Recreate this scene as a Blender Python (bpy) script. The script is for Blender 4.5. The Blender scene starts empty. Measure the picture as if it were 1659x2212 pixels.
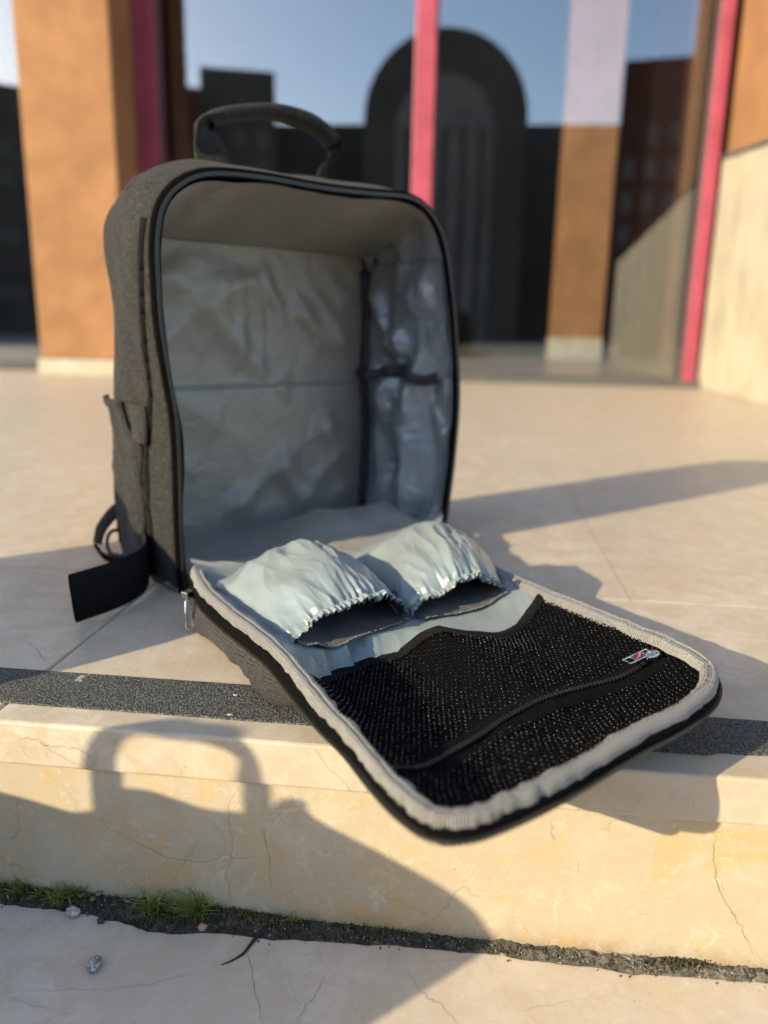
import bpy, bmesh, math, random
from math import sin, cos, pi, radians, sqrt, floor
from mathutils import Vector, noise, Matrix
random.seed(7)
S = bpy.context.scene
COL = S.collection

# ------------------------------------------------------------------ camera, light, exposure
EL, AZ = radians(21.0), radians(36.0)          # sun height; direction (from +X) in which shadows fall
SUN_TO = Vector((-cos(AZ)*cos(EL), -sin(AZ)*cos(EL), sin(EL)))
cam_d = bpy.data.cameras.new('camera')
cam = bpy.data.objects.new('camera', cam_d); COL.objects.link(cam); S.camera = cam
PITCH, ROLL = radians(13.6), radians(1.14)
Fv = Vector((0, cos(PITCH), -sin(PITCH))); Rv = Vector((1, 0, 0)); Uv = Rv.cross(Fv)
R2 = Rv*cos(ROLL) + Uv*sin(ROLL); U2 = -Rv*sin(ROLL) + Uv*cos(ROLL)
M = Matrix((R2, U2, -Fv)).transposed().to_4x4(); M.translation = Vector((0, 0, .27)); cam.matrix_world = M
cam_d.sensor_fit = 'VERTICAL'; cam_d.sensor_height = 36; cam_d.sensor_width = 27
cam_d.lens = 36*1661/2212
cam_d.clip_start = .01; cam_d.clip_end = 3000
cam_d.dof.use_dof = True; cam_d.dof.focus_distance = .56; cam_d.dof.aperture_fstop = 3.4

W = bpy.data.worlds.new('World'); S.world = W; W.use_nodes = True
wn = W.node_tree.nodes; wl = W.node_tree.links
sky = wn.new('ShaderNodeTexSky'); sky.sky_type = 'NISHITA'; sky.sun_disc = False
sky.sun_elevation = EL; sky.sun_rotation = math.atan2(SUN_TO.x, SUN_TO.y)
sky.air_density = 1.0; sky.dust_density = .75; sky.ozone_density = 1.0
bg = wn['Background']; bg.inputs['Strength'].default_value = .15
wl.new(sky.outputs[0], bg.inputs[0])

sun_d = bpy.data.lights.new('sun', 'SUN'); sun_d.energy = 3.2; sun_d.angle = radians(.53); sun_d.color = (1, .86, .585)
sun = bpy.data.objects.new('sun', sun_d); COL.objects.link(sun)
sun.rotation_euler = SUN_TO.to_track_quat('Z', 'Y').to_euler(); sun.location = SUN_TO*20
S.view_settings.view_transform = 'Standard'; S.view_settings.look = 'None'
S.view_settings.exposure = 1.36; S.view_settings.gamma = 1; S.view_settings.use_curve_mapping = False
S.cycles.caustics_reflective = False; S.cycles.caustics_refractive = False
S.cycles.sample_clamp_indirect = 6

# ------------------------------------------------------------------ helpers
def link(o, parent=None):
    COL.objects.link(o)
    if parent is not None: o.parent = parent
    return o
def empty(name, loc=(0, 0, 0), rz=0):
    o = bpy.data.objects.new(name, None); o.location = loc; o.rotation_euler = (0, 0, rz); o.empty_display_size = .05
    return link(o)
def tag(o, label=None, cat=None, group=None, kind=None):
    if label: o['label'] = label
    if cat: o['category'] = cat
    if group: o['group'] = group
    if kind: o['kind'] = kind
    return o
def obj(name, verts, faces, mat, parent=None, smooth=True, uv=None):
    me = bpy.data.meshes.new(name); me.from_pydata([tuple(v) for v in verts], [], faces)
    if uv is not None:
        L = me.uv_layers.new(name='UVMap')
        for p in me.polygons:
            for li in p.loop_indices: L.data[li].uv = uv[me.loops[li].vertex_index]
    if mat: me.materials.append(mat)
    if smooth: me.polygons.foreach_set('use_smooth', [True]*len(me.polygons))
    me.update()
    return link(bpy.data.objects.new(name, me), parent)
def grid(name, rows, mat, parent=None, closed=False, smooth=True):
    rows = [[Vector(p) for p in r] for r in rows]; n = len(rows[0]); m = len(rows)
    if closed: rows = [r+[r[0].copy()] for r in rows]; n += 1
    V, UVs = [], []
    mid = rows[m//2]; us = [0]
    for j in range(1, n): us.append(us[-1]+(mid[j]-mid[j-1]).length)
    vacc = 0
    for i, r in enumerate(rows):
        if i: vacc += sum((r[j]-rows[i-1][j]).length for j in range(0, n, max(1, n//8)))/len(range(0, n, max(1, n//8)))
        for j, p in enumerate(r): V.append(p); UVs.append((us[j], vacc))
    F = [(i*n+j, i*n+j+1, (i+1)*n+j+1, (i+1)*n+j) for i in range(m-1) for j in range(n-1)]
    return obj(name, V, F, mat, parent, smooth, UVs)
class MB:
    def __init__(s): s.v, s.f = [], []
    def box(s, c, d, rot=None, bev=0):
        c = Vector(c); k = len(s.v)
        for z in (-.5, .5):
            for y in (-.5, .5):
                for x in (-.5, .5):
                    p = Vector((x*d[0], y*d[1], z*d[2]))
                    s.v.append(c+(rot @ p if rot else p))
        for q in ((0, 2, 3, 1), (4, 5, 7, 6), (0, 1, 5, 4), (2, 6, 7, 3), (0, 4, 6, 2), (1, 3, 7, 5)): s.f.append(tuple(k+i for i in q))
    def tube(s, path, r, n=8, cap=True, flat=None):
        path = [Vector(p) for p in path]; k = len(s.v)
        up = Vector((0, 0, 1))
        for i, p in enumerate(path):
            t = (path[min(i+1, len(path)-1)]-path[max(i-1, 0)]).normalized()
            a = t.cross(up)
            if a.length < .05: a = t.cross(Vector((0, 1, 0)))
            a.normalize(); b = a.cross(t)
            rr = r[i] if isinstance(r, (list, tuple)) else r
            ra, rb = (rr, rr) if flat is None else (rr*flat[0], rr*flat[1])
            for q in range(n):
                s.v.append(p + a*cos(2*pi*q/n)*ra + b*sin(2*pi*q/n)*rb)
        for i in range(len(path)-1):
            for q in range(n):
                s.f.append((k+i*n+q, k+i*n+(q+1) % n, k+(i+1)*n+(q+1) % n, k+(i+1)*n+q))
        if cap:
            s.f.append(tuple(k+q for q in range(n))[::-1]); e = k+(len(path)-1)*n
            s.f.append(tuple(e+q for q in range(n)))
    def build(s, name, mat, parent=None, smooth=False): return obj(name, s.v, s.f, mat, parent, smooth)
def bevel(o, w, seg=2):
    m = o.modifiers.new('bevel', 'BEVEL'); m.width = w; m.segments = seg; m.limit_method = 'ANGLE'; return o
def solid(o, t, off=-1):
    m = o.modifiers.new('solid', 'SOLIDIFY'); m.thickness = t; m.offset = off; return o
def subd(o, n=1):
    m = o.modifiers.new('sub', 'SUBSURF'); m.levels = n; m.render_levels = n; return o
def lin(tab, x):
    if x <= tab[0][0]: return tab[0][1]
    for (a, b), (c, d) in zip(tab, tab[1:]):
        if x <= c: return b+(d-b)*(x-a)/(c-a)
    return tab[-1][1]
def sm(a, b, x):
    t = max(0, min(1, (x-a)/(b-a))); return t*t*(3-2*t)
def crom(pts, k, closed=False):
    P = [Vector(p) for p in pts]; n = len(P); out = []
    for i in range(n if closed else n-1):
        g = (lambda j: P[j % n]) if closed else (lambda j: P[max(0, min(n-1, j))])
        a, b, c, d = g(i-1), g(i), g(i+1), g(i+2)
        for j in range(k):
            t = j/k
            out.append(.5*((2*b)+(c-a)*t+(2*a-5*b+4*c-d)*t*t+(3*b-a-3*c+d)*t**3))
    if not closed: out.append(P[-1].copy())
    return out
def N3(x, y=0, z=0): return noise.noise(Vector((x, y, z)))
def ridge(x, y=0, z=0): return 1-abs(noise.noise(Vector((x, y, z))))*2

# ------------------------------------------------------------------ materials
class NT:
    def __init__(s, name, base=(.5, .5, .5), rough=.6, metal=0, spec=.5):
        s.m = bpy.data.materials.new(name); s.m.use_nodes = True; s.t = s.m.node_tree
        s.b = s.t.nodes['Principled BSDF']; s.b.inputs['Base Color'].default_value = (*base, 1)
        s.b.inputs['Roughness'].default_value = rough; s.b.inputs['Metallic'].default_value = metal
        s.b.inputs['Specular IOR Level'].default_value = spec
    def n(s, kind, **kw):
        x = s.t.nodes.new('ShaderNode'+kind)
        for k, v in kw.items():
            if hasattr(x, k) and k not in ('inputs',): setattr(x, k, v)
            else: x.inputs[k].default_value = v
        return x
    def l(s, a, b): s.t.links.new(a, b)
    def pos(s): return s.n('NewGeometry').outputs['Position']
    def uv(s): return s.n('TexCoord').outputs['UV']
    def objc(s): return s.n('TexCoord').outputs['Object']
    def noise(s, co, scale, detail=4, rough=.55, dist=0):
        x = s.n('TexNoise'); s.l(co, x.inputs['Vector']); x.inputs['Scale'].default_value = scale
        x.inputs['Detail'].default_value = detail; x.inputs['Roughness'].default_value = rough; x.inputs['Distortion'].default_value = dist
        return x.outputs['Fac']
    def ramp(s, f, stops):
        r = s.n('ValToRGB'); s.l(f, r.inputs[0]); e = r.color_ramp.elements
        while len(e) > 1: e.remove(e[-1])
        for i, (p, c) in enumerate(stops):
            q = e[0] if i == 0 else e.new(p)
            q.position = p; q.color = (*c, 1) if len(c) == 3 else c
        return r.outputs[0]
    def val(s, f, a, b, lo=0., hi=1.):
        x = s.n('MapRange'); s.l(f, x.inputs[0]); x.inputs[1].default_value = a; x.inputs[2].default_value = b
        x.inputs[3].default_value = lo; x.inputs[4].default_value = hi; return x.outputs[0]
    def math(s, op, a, b=None):
        x = s.n('Math', operation=op)
        for i, q in enumerate((a, b)):
            if q is None: continue
            if isinstance(q, (int, float)): x.inputs[i].default_value = q
            else: s.l(q, x.inputs[i])
        return x.outputs[0]
    def mix(s, f, a, b, mode='MIX'):
        x = s.n('Mix', data_type='RGBA', blend_type=mode)
        for sock, q in ((x.inputs[0], f), (x.inputs[6], a), (x.inputs[7], b)):
            if isinstance(q, (int, float)): sock.default_value = q
            elif isinstance(q, tuple): sock.default_value = (*q, 1)
            else: s.l(q, sock)
        return x.outputs[2]
    def col(s, c): s.l(c, s.b.inputs['Base Color'])
    def bump(s, h, dist, strength=1.):
        x = s.n('Bump'); x.inputs['Distance'].default_value = dist; x.inputs['Strength'].default_value = strength
        s.l(h, x.inputs['Height'])
        if s.b.inputs['Normal'].is_linked: s.l(s.b.inputs['Normal'].links[0].from_socket, x.inputs['Normal'])
        s.l(x.outputs[0], s.b.inputs['Normal'])
    def wave(s, co, scale, axis='X', dist=0, dscale=1):
        x = s.n('TexWave', wave_type='BANDS', bands_direction=axis); s.l(co, x.inputs['Vector'])
        x.inputs['Scale'].default_value = scale; x.inputs['Distortion'].default_value = dist; x.inputs['Detail Scale'].default_value = dscale
        return x.outputs['Fac']
    def voro(s, co, scale, feature='DISTANCE_TO_EDGE', out='Distance', rnd=1):
        x = s.n('TexVoronoi', feature=feature); s.l(co, x.inputs['Vector']); x.inputs['Scale'].default_value = scale
        x.inputs['Randomness'].default_value = rnd
        return x.outputs[out]
    def warp(s, co, scale, amt):
        x = s.n('TexNoise'); s.l(co, x.inputs['Vector']); x.inputs['Scale'].default_value = scale; x.inputs['Detail'].default_value = 5
        a = s.n('VectorMath', operation='MULTIPLY_ADD'); s.l(x.outputs['Color'], a.inputs[0]); a.inputs[1].default_value = (amt,)*3
        s.l(co, a.inputs[2]); return a.outputs[0]
    def jitter(s, co, amt=7.):
        oi = s.n('ObjectInfo'); m = s.math('MULTIPLY', oi.outputs['Random'], amt)
        a = s.n('VectorMath', operation='ADD'); s.l(co, a.inputs[0]); s.l(m, a.inputs[1]); return a.outputs[0]

def marble(name, A, B, stain=.5, veins=.6, rough=.42):
    k = NT(name, A, rough, spec=.4); co = k.jitter(k.pos())
    c = k.mix(k.val(k.noise(co, 6, 8, .68, .6), .36, .64), A, B)
    c = k.mix(k.val(k.noise(co, 34, 7, .75, .5), .43, .57, 0, .9), c, (A[0]*.79, A[1]*.75, A[2]*.68)); c = k.mix(k.val(k.noise(co, 1.7, 5, .65), .42, .68, 0, .35), c, (A[0]*.78, A[1]*.77, A[2]*.76))
    oi = k.n('ObjectInfo')
    c = k.mix(k.val(oi.outputs['Random'], 0, 1, 0, .30), c, (B[0]*.82, B[1]*.8, B[2]*.8))
    # warm cloudy patches and ochre stains
    c = k.mix(k.val(k.noise(co, 11, 5, .62, 1.2), .52, .66, 0, stain), c, (A[0]*.86, A[1]*.70, A[2]*.46))
    # pale calcite veins, broken up
    w = k.warp(co, 9, .09)
    e = k.voro(w, 13); m = k.math('MULTIPLY', k.val(e, .0, .022, 1, 0), k.val(k.noise(co, 24, 5, .7), .52, .66, 0, veins*.6))
    c = k.mix(m, c, (min(1, A[0]*1.2), min(1, A[1]*1.22), min(1, A[2]*1.25)))
    # wriggly shell-like traces
    for sc_, am, th in ((31, .45, .012), (64, .5, .022)):
        nn = k.noise(co, sc_, 3, .5, 1.6)
        ln = k.math('MULTIPLY', k.val(k.math('ABSOLUTE', k.math('SUBTRACT', nn, .5)), 0, th, 1, 0), k.val(k.noise(co, sc_*1.1, 4, .7), .52, .64, 0, veins*am))
        c = k.mix(ln, c, (min(1, A[0]*1.22), min(1, A[1]*1.24), min(1, A[2]*1.28)))
    blot = k.math('MULTIPLY', k.val(k.noise(co, 75, 3, .5, .8), .62, .70), k.val(k.noise(co, 13, 2), .45, .6, 0, veins*.5))
    c = k.mix(blot, c, (min(1, A[0]*1.16), min(1, A[1]*1.16), min(1, A[2]*1.16)))
    # hairline cracks
    w3 = k.warp(co, 6, .16); e3 = k.voro(w3, 5.5); ck = k.math('MULTIPLY', k.val(e3, 0, .004, 1, 0), k.val(k.noise(co, 8, 2), .48, .62, 0, .4))
    c = k.mix(ck, c, (A[0]*.42, A[1]*.38, A[2]*.33))
    # specks
    sp = k.math('MULTIPLY', k.val(k.voro(co, 150, 'F1'), .05, .13, 1, 0), k.val(k.noise(co, 40, 2), .55, .62, 0, .7))
    c = k.mix(sp, c, (.16, .13, .10))
    c = k.mix(k.val(k.noise(co, 210, 3), .4, .75, 0, .18), c, (A[0]*.75, A[1]*.72, A[2]*.68))
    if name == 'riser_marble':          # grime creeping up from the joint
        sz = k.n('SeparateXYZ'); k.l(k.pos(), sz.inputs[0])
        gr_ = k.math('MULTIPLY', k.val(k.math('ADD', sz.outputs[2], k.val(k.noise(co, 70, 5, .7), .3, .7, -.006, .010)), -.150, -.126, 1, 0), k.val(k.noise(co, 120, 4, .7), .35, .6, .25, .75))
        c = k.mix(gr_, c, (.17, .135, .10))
    k.col(c)
    k.l(k.val(k.noise(co, 30, 4), .3, .7, rough-.08, rough+.12), k.b.inputs['Roughness'])
    k.bump(ck, -.0006, .8); k.bump(k.noise(co, 260, 4, .6), .00025, .7); k.bump(k.noise(co, 22, 3), .0009, .5)
    return k.m
M_plaza = marble('plaza_marble', (.56, .475, .37), (.47, .395, .305), .25, .3, .40)
M_riser = marble('riser_marble', (.55, .47, .345), (.425, .353, .255), .85, 1., .5)
M_lower = marble('lower_marble', (.64, .555, .455), (.535, .46, .375), .3, .4, .42)

k = NT('strip_grit', (.045, .048, .045), .75, spec=.55); co = k.pos()
g = k.noise(co, 900, 2, .6); g2 = k.voro(co, 620, 'F1')
k.col(k.mix(k.math('MULTIPLY', k.val(k.noise(k.warp(co, 60, .01), 38, 5, .7), .66, .72), k.val(k.noise(co, 7, 2), .5, .62)), k.mix(k.val(k.noise(co, 620, 2, .6), .43, .60), (.012, .0125, .012), (.125, .125, .108)), (.42, .40, .36)))
k.bump(g, .0012, 1); k.bump(g2, .0008, .8); M_strip = k.m

def fabric(name, A, B, rough=.8, scale=620, weave=1.0, spec=.25, sheen=.06):
    k = NT(name, A, rough, spec=spec); uv = k.uv(); mp = k.n('Mapping'); k.l(uv, mp.inputs[0]); co = mp.outputs[0]
    f = k.noise(co, scale, 3, .7)
    st = k.n('Mapping'); st.inputs['Scale'].default_value = (1, .22, 1); k.l(uv, st.inputs[0])
    f2 = k.noise(st.outputs[0], scale*1.1, 2, .6)
    c = k.mix(k.val(f, .42, .60), A, B); c = k.mix(k.val(k.noise(co, 45, 3), .35, .7, 0, .35), c, A); c = k.mix(k.val(f2, .54, .66, 0, .7), c, (B[0]*1.35, B[1]*1.3, B[2]*1.22))
    k.col(c); k.b.inputs['Sheen Weight'].default_value = sheen; k.b.inputs['Sheen Roughness'].default_value = .5
    h = k.math('MULTIPLY', k.wave(co, 160, 'X'), k.wave(co, 160, 'Y'))
    k.bump(h, .0006*weave, .8); k.bump(f, .0005, .7); k.bump(k.noise(co, 60, 3), .0016, .6)
    return k.m
M_canvas = fabric('heather_canvas', (.0035, .0033, .0031), (.036, .033, .028), .85, 360)
M_gusset = fabric('gusset_canvas', (.005, .004, .0035), (.036, .030, .024), .55, 420, 1.8, .5)
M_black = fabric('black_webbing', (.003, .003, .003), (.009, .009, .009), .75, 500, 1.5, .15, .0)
M_hand = fabric('handle_webbing', (.009, .0085, .0075), (.042, .038, .032), .8, 330, 2.)
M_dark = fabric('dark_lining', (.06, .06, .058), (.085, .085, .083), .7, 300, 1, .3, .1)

k = NT('grey_binding', (.33, .31, .28), .55, spec=.5); uv = k.uv()
rib = k.wave(uv, 190, 'Y', 1.0, 2); wv = k.wave(uv, 150, 'X', .8, 3)
k.col(k.mix(k.val(rib, .15, .8), k.mix(k.val(k.noise(uv, 90, 3), .35, .7), (.09, .083, .073), (.15, .138, .122)), (.275, .255, .228)))
k.bump(rib, .0009, 1); k.bump(wv, .0004, .7); k.bump(k.noise(uv, 120, 3), .0012, .6); k.b.inputs['Sheen Weight'].default_value = .25; M_bind = k.m

def satin(name, A, rough=.32, bs=1., metal=0.):
    k = NT(name, A, rough, metal, spec=.7); co = k.objc()
    k.b.inputs['Sheen Weight'].default_value = .15
    k.col(k.mix(k.val(k.noise(co, 25, 3), .35, .7), A, tuple(x*.9 for x in A)))
    k.bump(k.noise(k.warp(co, 12, .05), 26, 4, .5, .6), .006*bs, .55); k.bump(k.noise(co, 110, 3), .0008*bs, .5)
    k.bump(k.wave(k.uv(), 300, 'X'), .0001, .4); k.bump(k.wave(k.uv(), 300, 'Y'), .0001, .4)
    return k.m
M_satin = satin('silver_satin_lining', (.225, .203, .172), .30, .8, .0)
M_satin2 = satin('skylit_satin_lining', (.27, .30, .325), .20, 1.2, .35)  # bluer copy of the same lining, skylight tint put into its colour
M_pouch = satin('pouch_satin', (.225, .262, .255), .21, .5, .15)

k = NT('mesh_thread', (.0032, .003, .0027), .6, spec=.05); M_net = k.m
M_knot = NT('glossy_knot', (.022, .022, .02), .24, spec=.75).m
k = NT('mesh_backing', (.0035, .0032, .003), .9, spec=.1); k.bump(k.noise(k.uv(), 500, 2), .0008, .8); M_netback = k.m
k = NT('zip_tape', (.012, .012, .012), .9, spec=.05); uv = k.uv(); k.bump(k.wave(uv, 420, 'X', 1), .0005, .8); k.bump(k.wave(uv, 500, 'Y', 1), .0005, .8)
k.col(k.mix(k.val(k.noise(uv, 700, 2), .5, .7), (.004, .004, .004), (.020, .020, .018))); M_tape = k.m
k = NT('zip_coil', (.010, .010, .010), .35, spec=.4); M_coil = k.m
k = NT('zip_coil_grey', (.030, .028, .025), .4, spec=.5); M_coil2 = k.m
k = NT('nickel', (.78, .74, .68), .16, 1.0); k.bump(k.noise(k.objc(), 300, 2), .0002, .5); M_metal = k.m
k = NT('dark_enamel', (.03, .03, .035), .15); M_enamel = k.m
k = NT('red_enamel', (.62, .08, .09), .35); M_red = k.m
k = NT('purple_tape', (.045, .034, .045), .7); k.bump(k.wave(k.uv(), 300, 'X'), .0003, .6); M_ptape = k.m

def plaster(name, A, sc=7., v=.12, rough=.85):
    k = NT(name, A, rough, spec=.2); co = k.pos()
    c = k.mix(k.val(k.noise(co, sc, 6, .6), .35, .7), A, tuple(x*(1-v) for x in A))
    k.col(c); k.bump(k.noise(co, 120, 3), .002, .5); return k.m
M_terra = plaster('terracotta_render', (.325, .165, .078), 5, .3)
M_plinth = plaster('pale_plinth_stone', (.46, .415, .32), 9, .25)
M_pink = plaster('pink_paint', (.35, .068, .105), 6, .25, .4)
k = NT('travertine', (.60, .52, .38), .8); st = k.n('Mapping'); st.inputs['Scale'].default_value = (4, 4, 3); k.l(k.pos(), st.inputs[0])
k.col(k.mix(k.val(k.noise(st.outputs[0], 1.6, 5, .6, .3), .38, .66), (.41, .36, .27), (.32, .28, .205)))
k.bump(k.noise(st.outputs[0], 5, 4), .01, .5); M_trav = k.m
M_coping = plaster('coping_stone', (.10, .10, .10), 9)
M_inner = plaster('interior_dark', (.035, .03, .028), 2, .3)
M_infloor = plaster('interior_floor_stone', (.30, .26, .20), 4, .2, .25)
M_brown = plaster('brown_render', (.10, .045, .028), 3, .2)
M_concrete = plaster('dark_concrete', (.135, .11, .085), .35, .4)
M_brick2 = plaster('dark_red_render', (.12, .045, .028), 1, .3)
M_win = plaster('office_window', (.165, .142, .112), .5, .2)
M_arch = plaster('paler_concrete', (.29, .245, .20), .4, .35)
M_ground = plaster('far_paving', (.42, .37, .31), .6, .2)
gm = bpy.data.materials.new('facade_glass'); gm.use_nodes = True; t = gm.node_tree; t.nodes.clear()
go = t.nodes.new('ShaderNodeOutputMaterial'); gx = t.nodes.new('ShaderNodeMixShader'); gt = t.nodes.new('ShaderNodeBsdfTransparent'); gg = t.nodes.new('ShaderNodeBsdfGlossy')
gt.inputs[0].default_value = (.95, .96, .96, 1); gg.inputs['Roughness'].default_value = 0.0; gg.inputs[0].default_value = (.92, .95, 1, 1); gx.inputs[0].default_value = .135
t.links.new(gt.outputs[0], gx.inputs[1]); t.links.new(gg.outputs[0], gx.inputs[2]); t.links.new(gx.outputs[0], go.inputs[0]); M_glass = gm

k = NT('joint_soil', (.035, .03, .022), .95, spec=.2); co = k.pos()
c = k.mix(k.val(k.noise(co, 260, 4, .7), .4, .65), (.030, .025, .018), (.13, .115, .09))
c = k.mix(k.val(k.noise(co, 30, 3), .52, .66, 0, .7), c, (.025, .035, .010))
# the right half of the joint is paler and greyer, the left half darker
sx = k.n('SeparateXYZ'); k.l(co, sx.inputs[0])
c = k.mix(k.math('MULTIPLY', k.val(sx.outputs[0], .05, .16), k.val(k.noise(co, 90, 4), .3, .6)), c, (.24, .21, .165))
k.col(c); k.bump(k.noise(co, 500, 4, .7), .003, 1); M_soil = k.m
k = NT('grass_blade', (.085, .13, .025), .5, spec=.4); oi = k.n('TexCoord'); k.col(k.mix(k.val(k.noise(k.pos(), 120, 2), .35, .65), (.10, .135, .025), (.29, .29, .075)))
k.b.inputs['Subsurface Weight'].default_value = 0; M_grass = k.m
M_leaf = NT('small_leaf', (.12, .17, .10), .55).m
k = NT('pebble', (.3, .29, .27), .7); co = k.objc(); k.col(k.mix(k.val(k.noise(co, 500, 4), .4, .62), (.13, .13, .125), (.5, .48, .44))); k.bump(k.noise(co, 600, 3), .001, 1); M_peb = k.m
k = NT('pale_pebble', (.5, .42, .36), .75); co = k.objc(); k.col(k.mix(k.val(k.noise(co, 420, 4), .38, .66), (.30, .22, .18), (.62, .56, .50))); k.bump(k.noise(co, 500, 4), .0015, 1); M_peb2 = k.m
M_pinkst = NT('pink_chip', (.42, .22, .18), .8).m
M_grit = plaster('pale_grit', (.36, .34, .30), 80, .5)
M_gritd = plaster('dark_grit', (.085, .075, .06), 80, .5)
M_twig = NT('dry_twig', (.22, .19, .15), .8).m
M_thread = NT('black_thread', (.010, .009, .008), .7).m
M_crack = NT('crack_dirt', (.17, .13, .09), .9, spec=.1).m

# ------------------------------------------------------------------ the steps and the plaza
NA = Vector((-.2622, .4808, 0)); T = Vector((cos(radians(-6.14)), sin(radians(-6.14)), 0)); B = Vector((-T.y, T.x, 0))   # along the edge, and away from the viewer
RZ = radians(-6.14)
C0 = NA - T*NA.dot(T)
def W3(t, d, z=0): return C0 + T*t + B*d + Vector((0, 0, z))
def slab(name, t0, t1, d0, d1, z0, z1, mat, parent, bev=.0015, dz=0):
    m = MB(); c = W3((t0+t1)/2, (d0+d1)/2, (z0+z1)/2+dz)
    m.box(c, (t1-t0, d1-d0, z1-z0), Matrix.Rotation(RZ, 3, 'Z'))
    return bevel(m.build(name, mat, parent), bev, 2)
RISE = .145
plaza = empty('plaza'); tag(plaza, kind='structure')
m = MB(); m.box(W3(0, 9, -.20), (40, 17.9, .30), Matrix.Rotation(RZ, 3, 'Z')); m.build('bed', M_lower, plaza)
g = .00045
for i, (a, b) in enumerate([(-4.32, -3.32), (-3.32, -2.32), (-2.32, -1.32), (-1.32, -.322), (-.322, .79), (.79, 1.79), (1.79, 2.79), (2.79, 3.79)]):
    slab('tread_slab', a+g, b-g, 0, .324-g, -.0335, 0, M_riser if False else M_plaza, plaza, .0022)
rng = random.Random(3)
d = .324; row = 0
while d < 5.6:
    dn = d+(.60 if row == 0 else .62); off = .175 if row % 2 == 0 else .62
    tt = -5.+off-.0
    while tt < 5.5:
        slab('paving_slab', tt+g, tt+1.-g, d+g, dn-g, -.03, 0, M_plaza, plaza, .00015, rng.uniform(-.0004, -.0001))
        tt += 1.
    d = dn; row += 1
riser = empty('step_riser'); tag(riser, kind='structure')
for a, b in [(-4.2, -2.6), (-2.6, -1.0), (-1.0, .72), (.72, 2.3), (2.3, 3.9)]:
    slab('riser_slab', a+.0006, b-.0006, .0035, .04, -RISE-.02, -.0337, M_riser, riser, .0008)
lower = empty('lower_tread'); tag(lower, kind='structure')
m = MB(); m.box(W3(0, -1.6, -.30), (40, 3.3, .24), Matrix.Rotation(RZ, 3, 'Z')); m.build('bed', M_lower, lower)
for j, (a, b) in enumerate([(-3.4, -1.9), (-1.9, -.72), (-.72, .75), (.75, 1.9), (1.9, 3.2)]):
    slab('tread_slab', a+g, b-g, -.55, -.0005, -RISE-.035, -RISE, M_lower, lower, .002)
    slab('tread_slab', a+g+.4, b-g+.4, -3.2, -.552, -RISE-.035, -RISE, M_lower, lower, .003)
gr = obj('ground', [(-900, -900, -.45), (900, -900, -.45), (900, 900, -.45), (-900, 900, -.45)], [(0, 1, 2, 3)], M_ground, None, False); tag(gr, kind='structure')

# anti-slip strip, slightly ragged along its front edge
rows = []
for i in range(401):
    t_ = -2.2+4.4*i/400
    rag = .0006*N3(t_*90)+.0009*max(0, N3(t_*30+4))
    if .165 < t_ < .225: rag += .006*max(0, N3(t_*160+1))*sm(.165, .178, t_)*(1-sm(.21, .225, t_))+.004*sm(.165, .175, t_)*(1-sm(.2, .225, t_))
    rows.append([W3(t_, .0245+rag-.0004, .0), W3(t_, .0248+rag, .0012), W3(t_, .05, .0013), W3(t_, .0765+.0003*N3(t_*70), .0012), W3(t_, .077, 0)])
st = grid('anti_slip_strip', rows, M_strip, None, smooth=False)
tag(st, 'dark grey gritty anti-slip strip set along the edge of the upper marble step', 'anti-slip strip')

M_fleck = NT('paint_fleck', (.42, .41, .38), .7).m
rf = random.Random(11)
for (t0_, d0_) in [(-.163, .058), (-.139, .060), (-.133, .062), (-.158, .029), (.247, .050)]:
    n_ = 9; r_ = rf.uniform(.0007, .0016); V = [W3(t0_+r_*rf.uniform(.4, 1.3)*1.5*cos(2*pi*q/n_), d0_+r_*rf.uniform(.3, 1.)*sin(2*pi*q/n_), .0019) for q in range(n_)]
    V += [v-Vector((0, 0, .0008)) for v in V]
    obj('paint_fleck', V, [tuple(range(n_))]+[(q, n_+q, n_+(q+1) % n_, (q+1) % n_) for q in range(n_)], M_fleck, st, False)
# a few open cracks that can be picked out
def crack(pts, w, parent, nrm, seed, off=.0004):
    P = crom([Vector(p) for p in pts], 7); r = []
    for i, p in enumerate(P):
        q = P[min(i+1, len(P)-1)]-P[max(0, i-1)]; s = nrm.cross(q).normalized()
        jit = s*(.0022*N3(i*.55+seed*9)+.0008*random.uniform(-1, 1)); ww = .55*w*(.35+.65*abs(N3(i*.35+seed*3))*1.6)*(min(i, len(P)-1-i)/6 if min(i, len(P)-1-i) < 6 else 1)
        w_c = 1; c = p+jit+nrm*off
        r.append([c-s*ww*.5, c+s*ww*.5])
    return grid('crack', r, M_crack, parent, smooth=False)

# ------------------------------------------------------------------ backpack: frame of reference and measured outlines
BA = radians(40)
BP = empty('backpack', (-.202, .7436, .0005), BA)
tag(BP, 'dark grey backpack standing wide open with its front flap folded down over the step', 'backpack')
CF = [(0, .002), (-.003, .065), (-.002, .136), (-.003, .181), (-.009, .225), (-.014, .268), (-.015, .309), (-.014, .341), (-.007, .37), (.011, .391), (.041, .404), (.096, .408), (.173, .407), (.235, .409), (.289, .411), (.321, .399), (.345, .37), (.361, .318), (.371, .263), (.379, .2), (.38, .159), (.376, .099), (.370, .05), (.364, .012), (.345, .002), (.18, .001), (.02, .001)]
CB = [(.008, .004), (.004, .065), (.004, .136), (.004, .181), (.004, .225), (.004, .268), (.004, .305), (.004, .338), (.008, .364), (.022, .381), (.05, .390), (.1, .395), (.173, .396), (.235, .396), (.285, .391), (.317, .38), (.34, .352), (.352, .31), (.36, .263), (.366, .2), (.367, .159), (.366, .099), (.362, .05), (.356, .014), (.345, .004), (.18, .003), (.025, .003)]
K = 5
cf = crom([(a, b, 0) for a, b in CF], K, True); cb = crom([(a, b, 0) for a, b in CB], K, True)
NC = len(cf)
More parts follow.
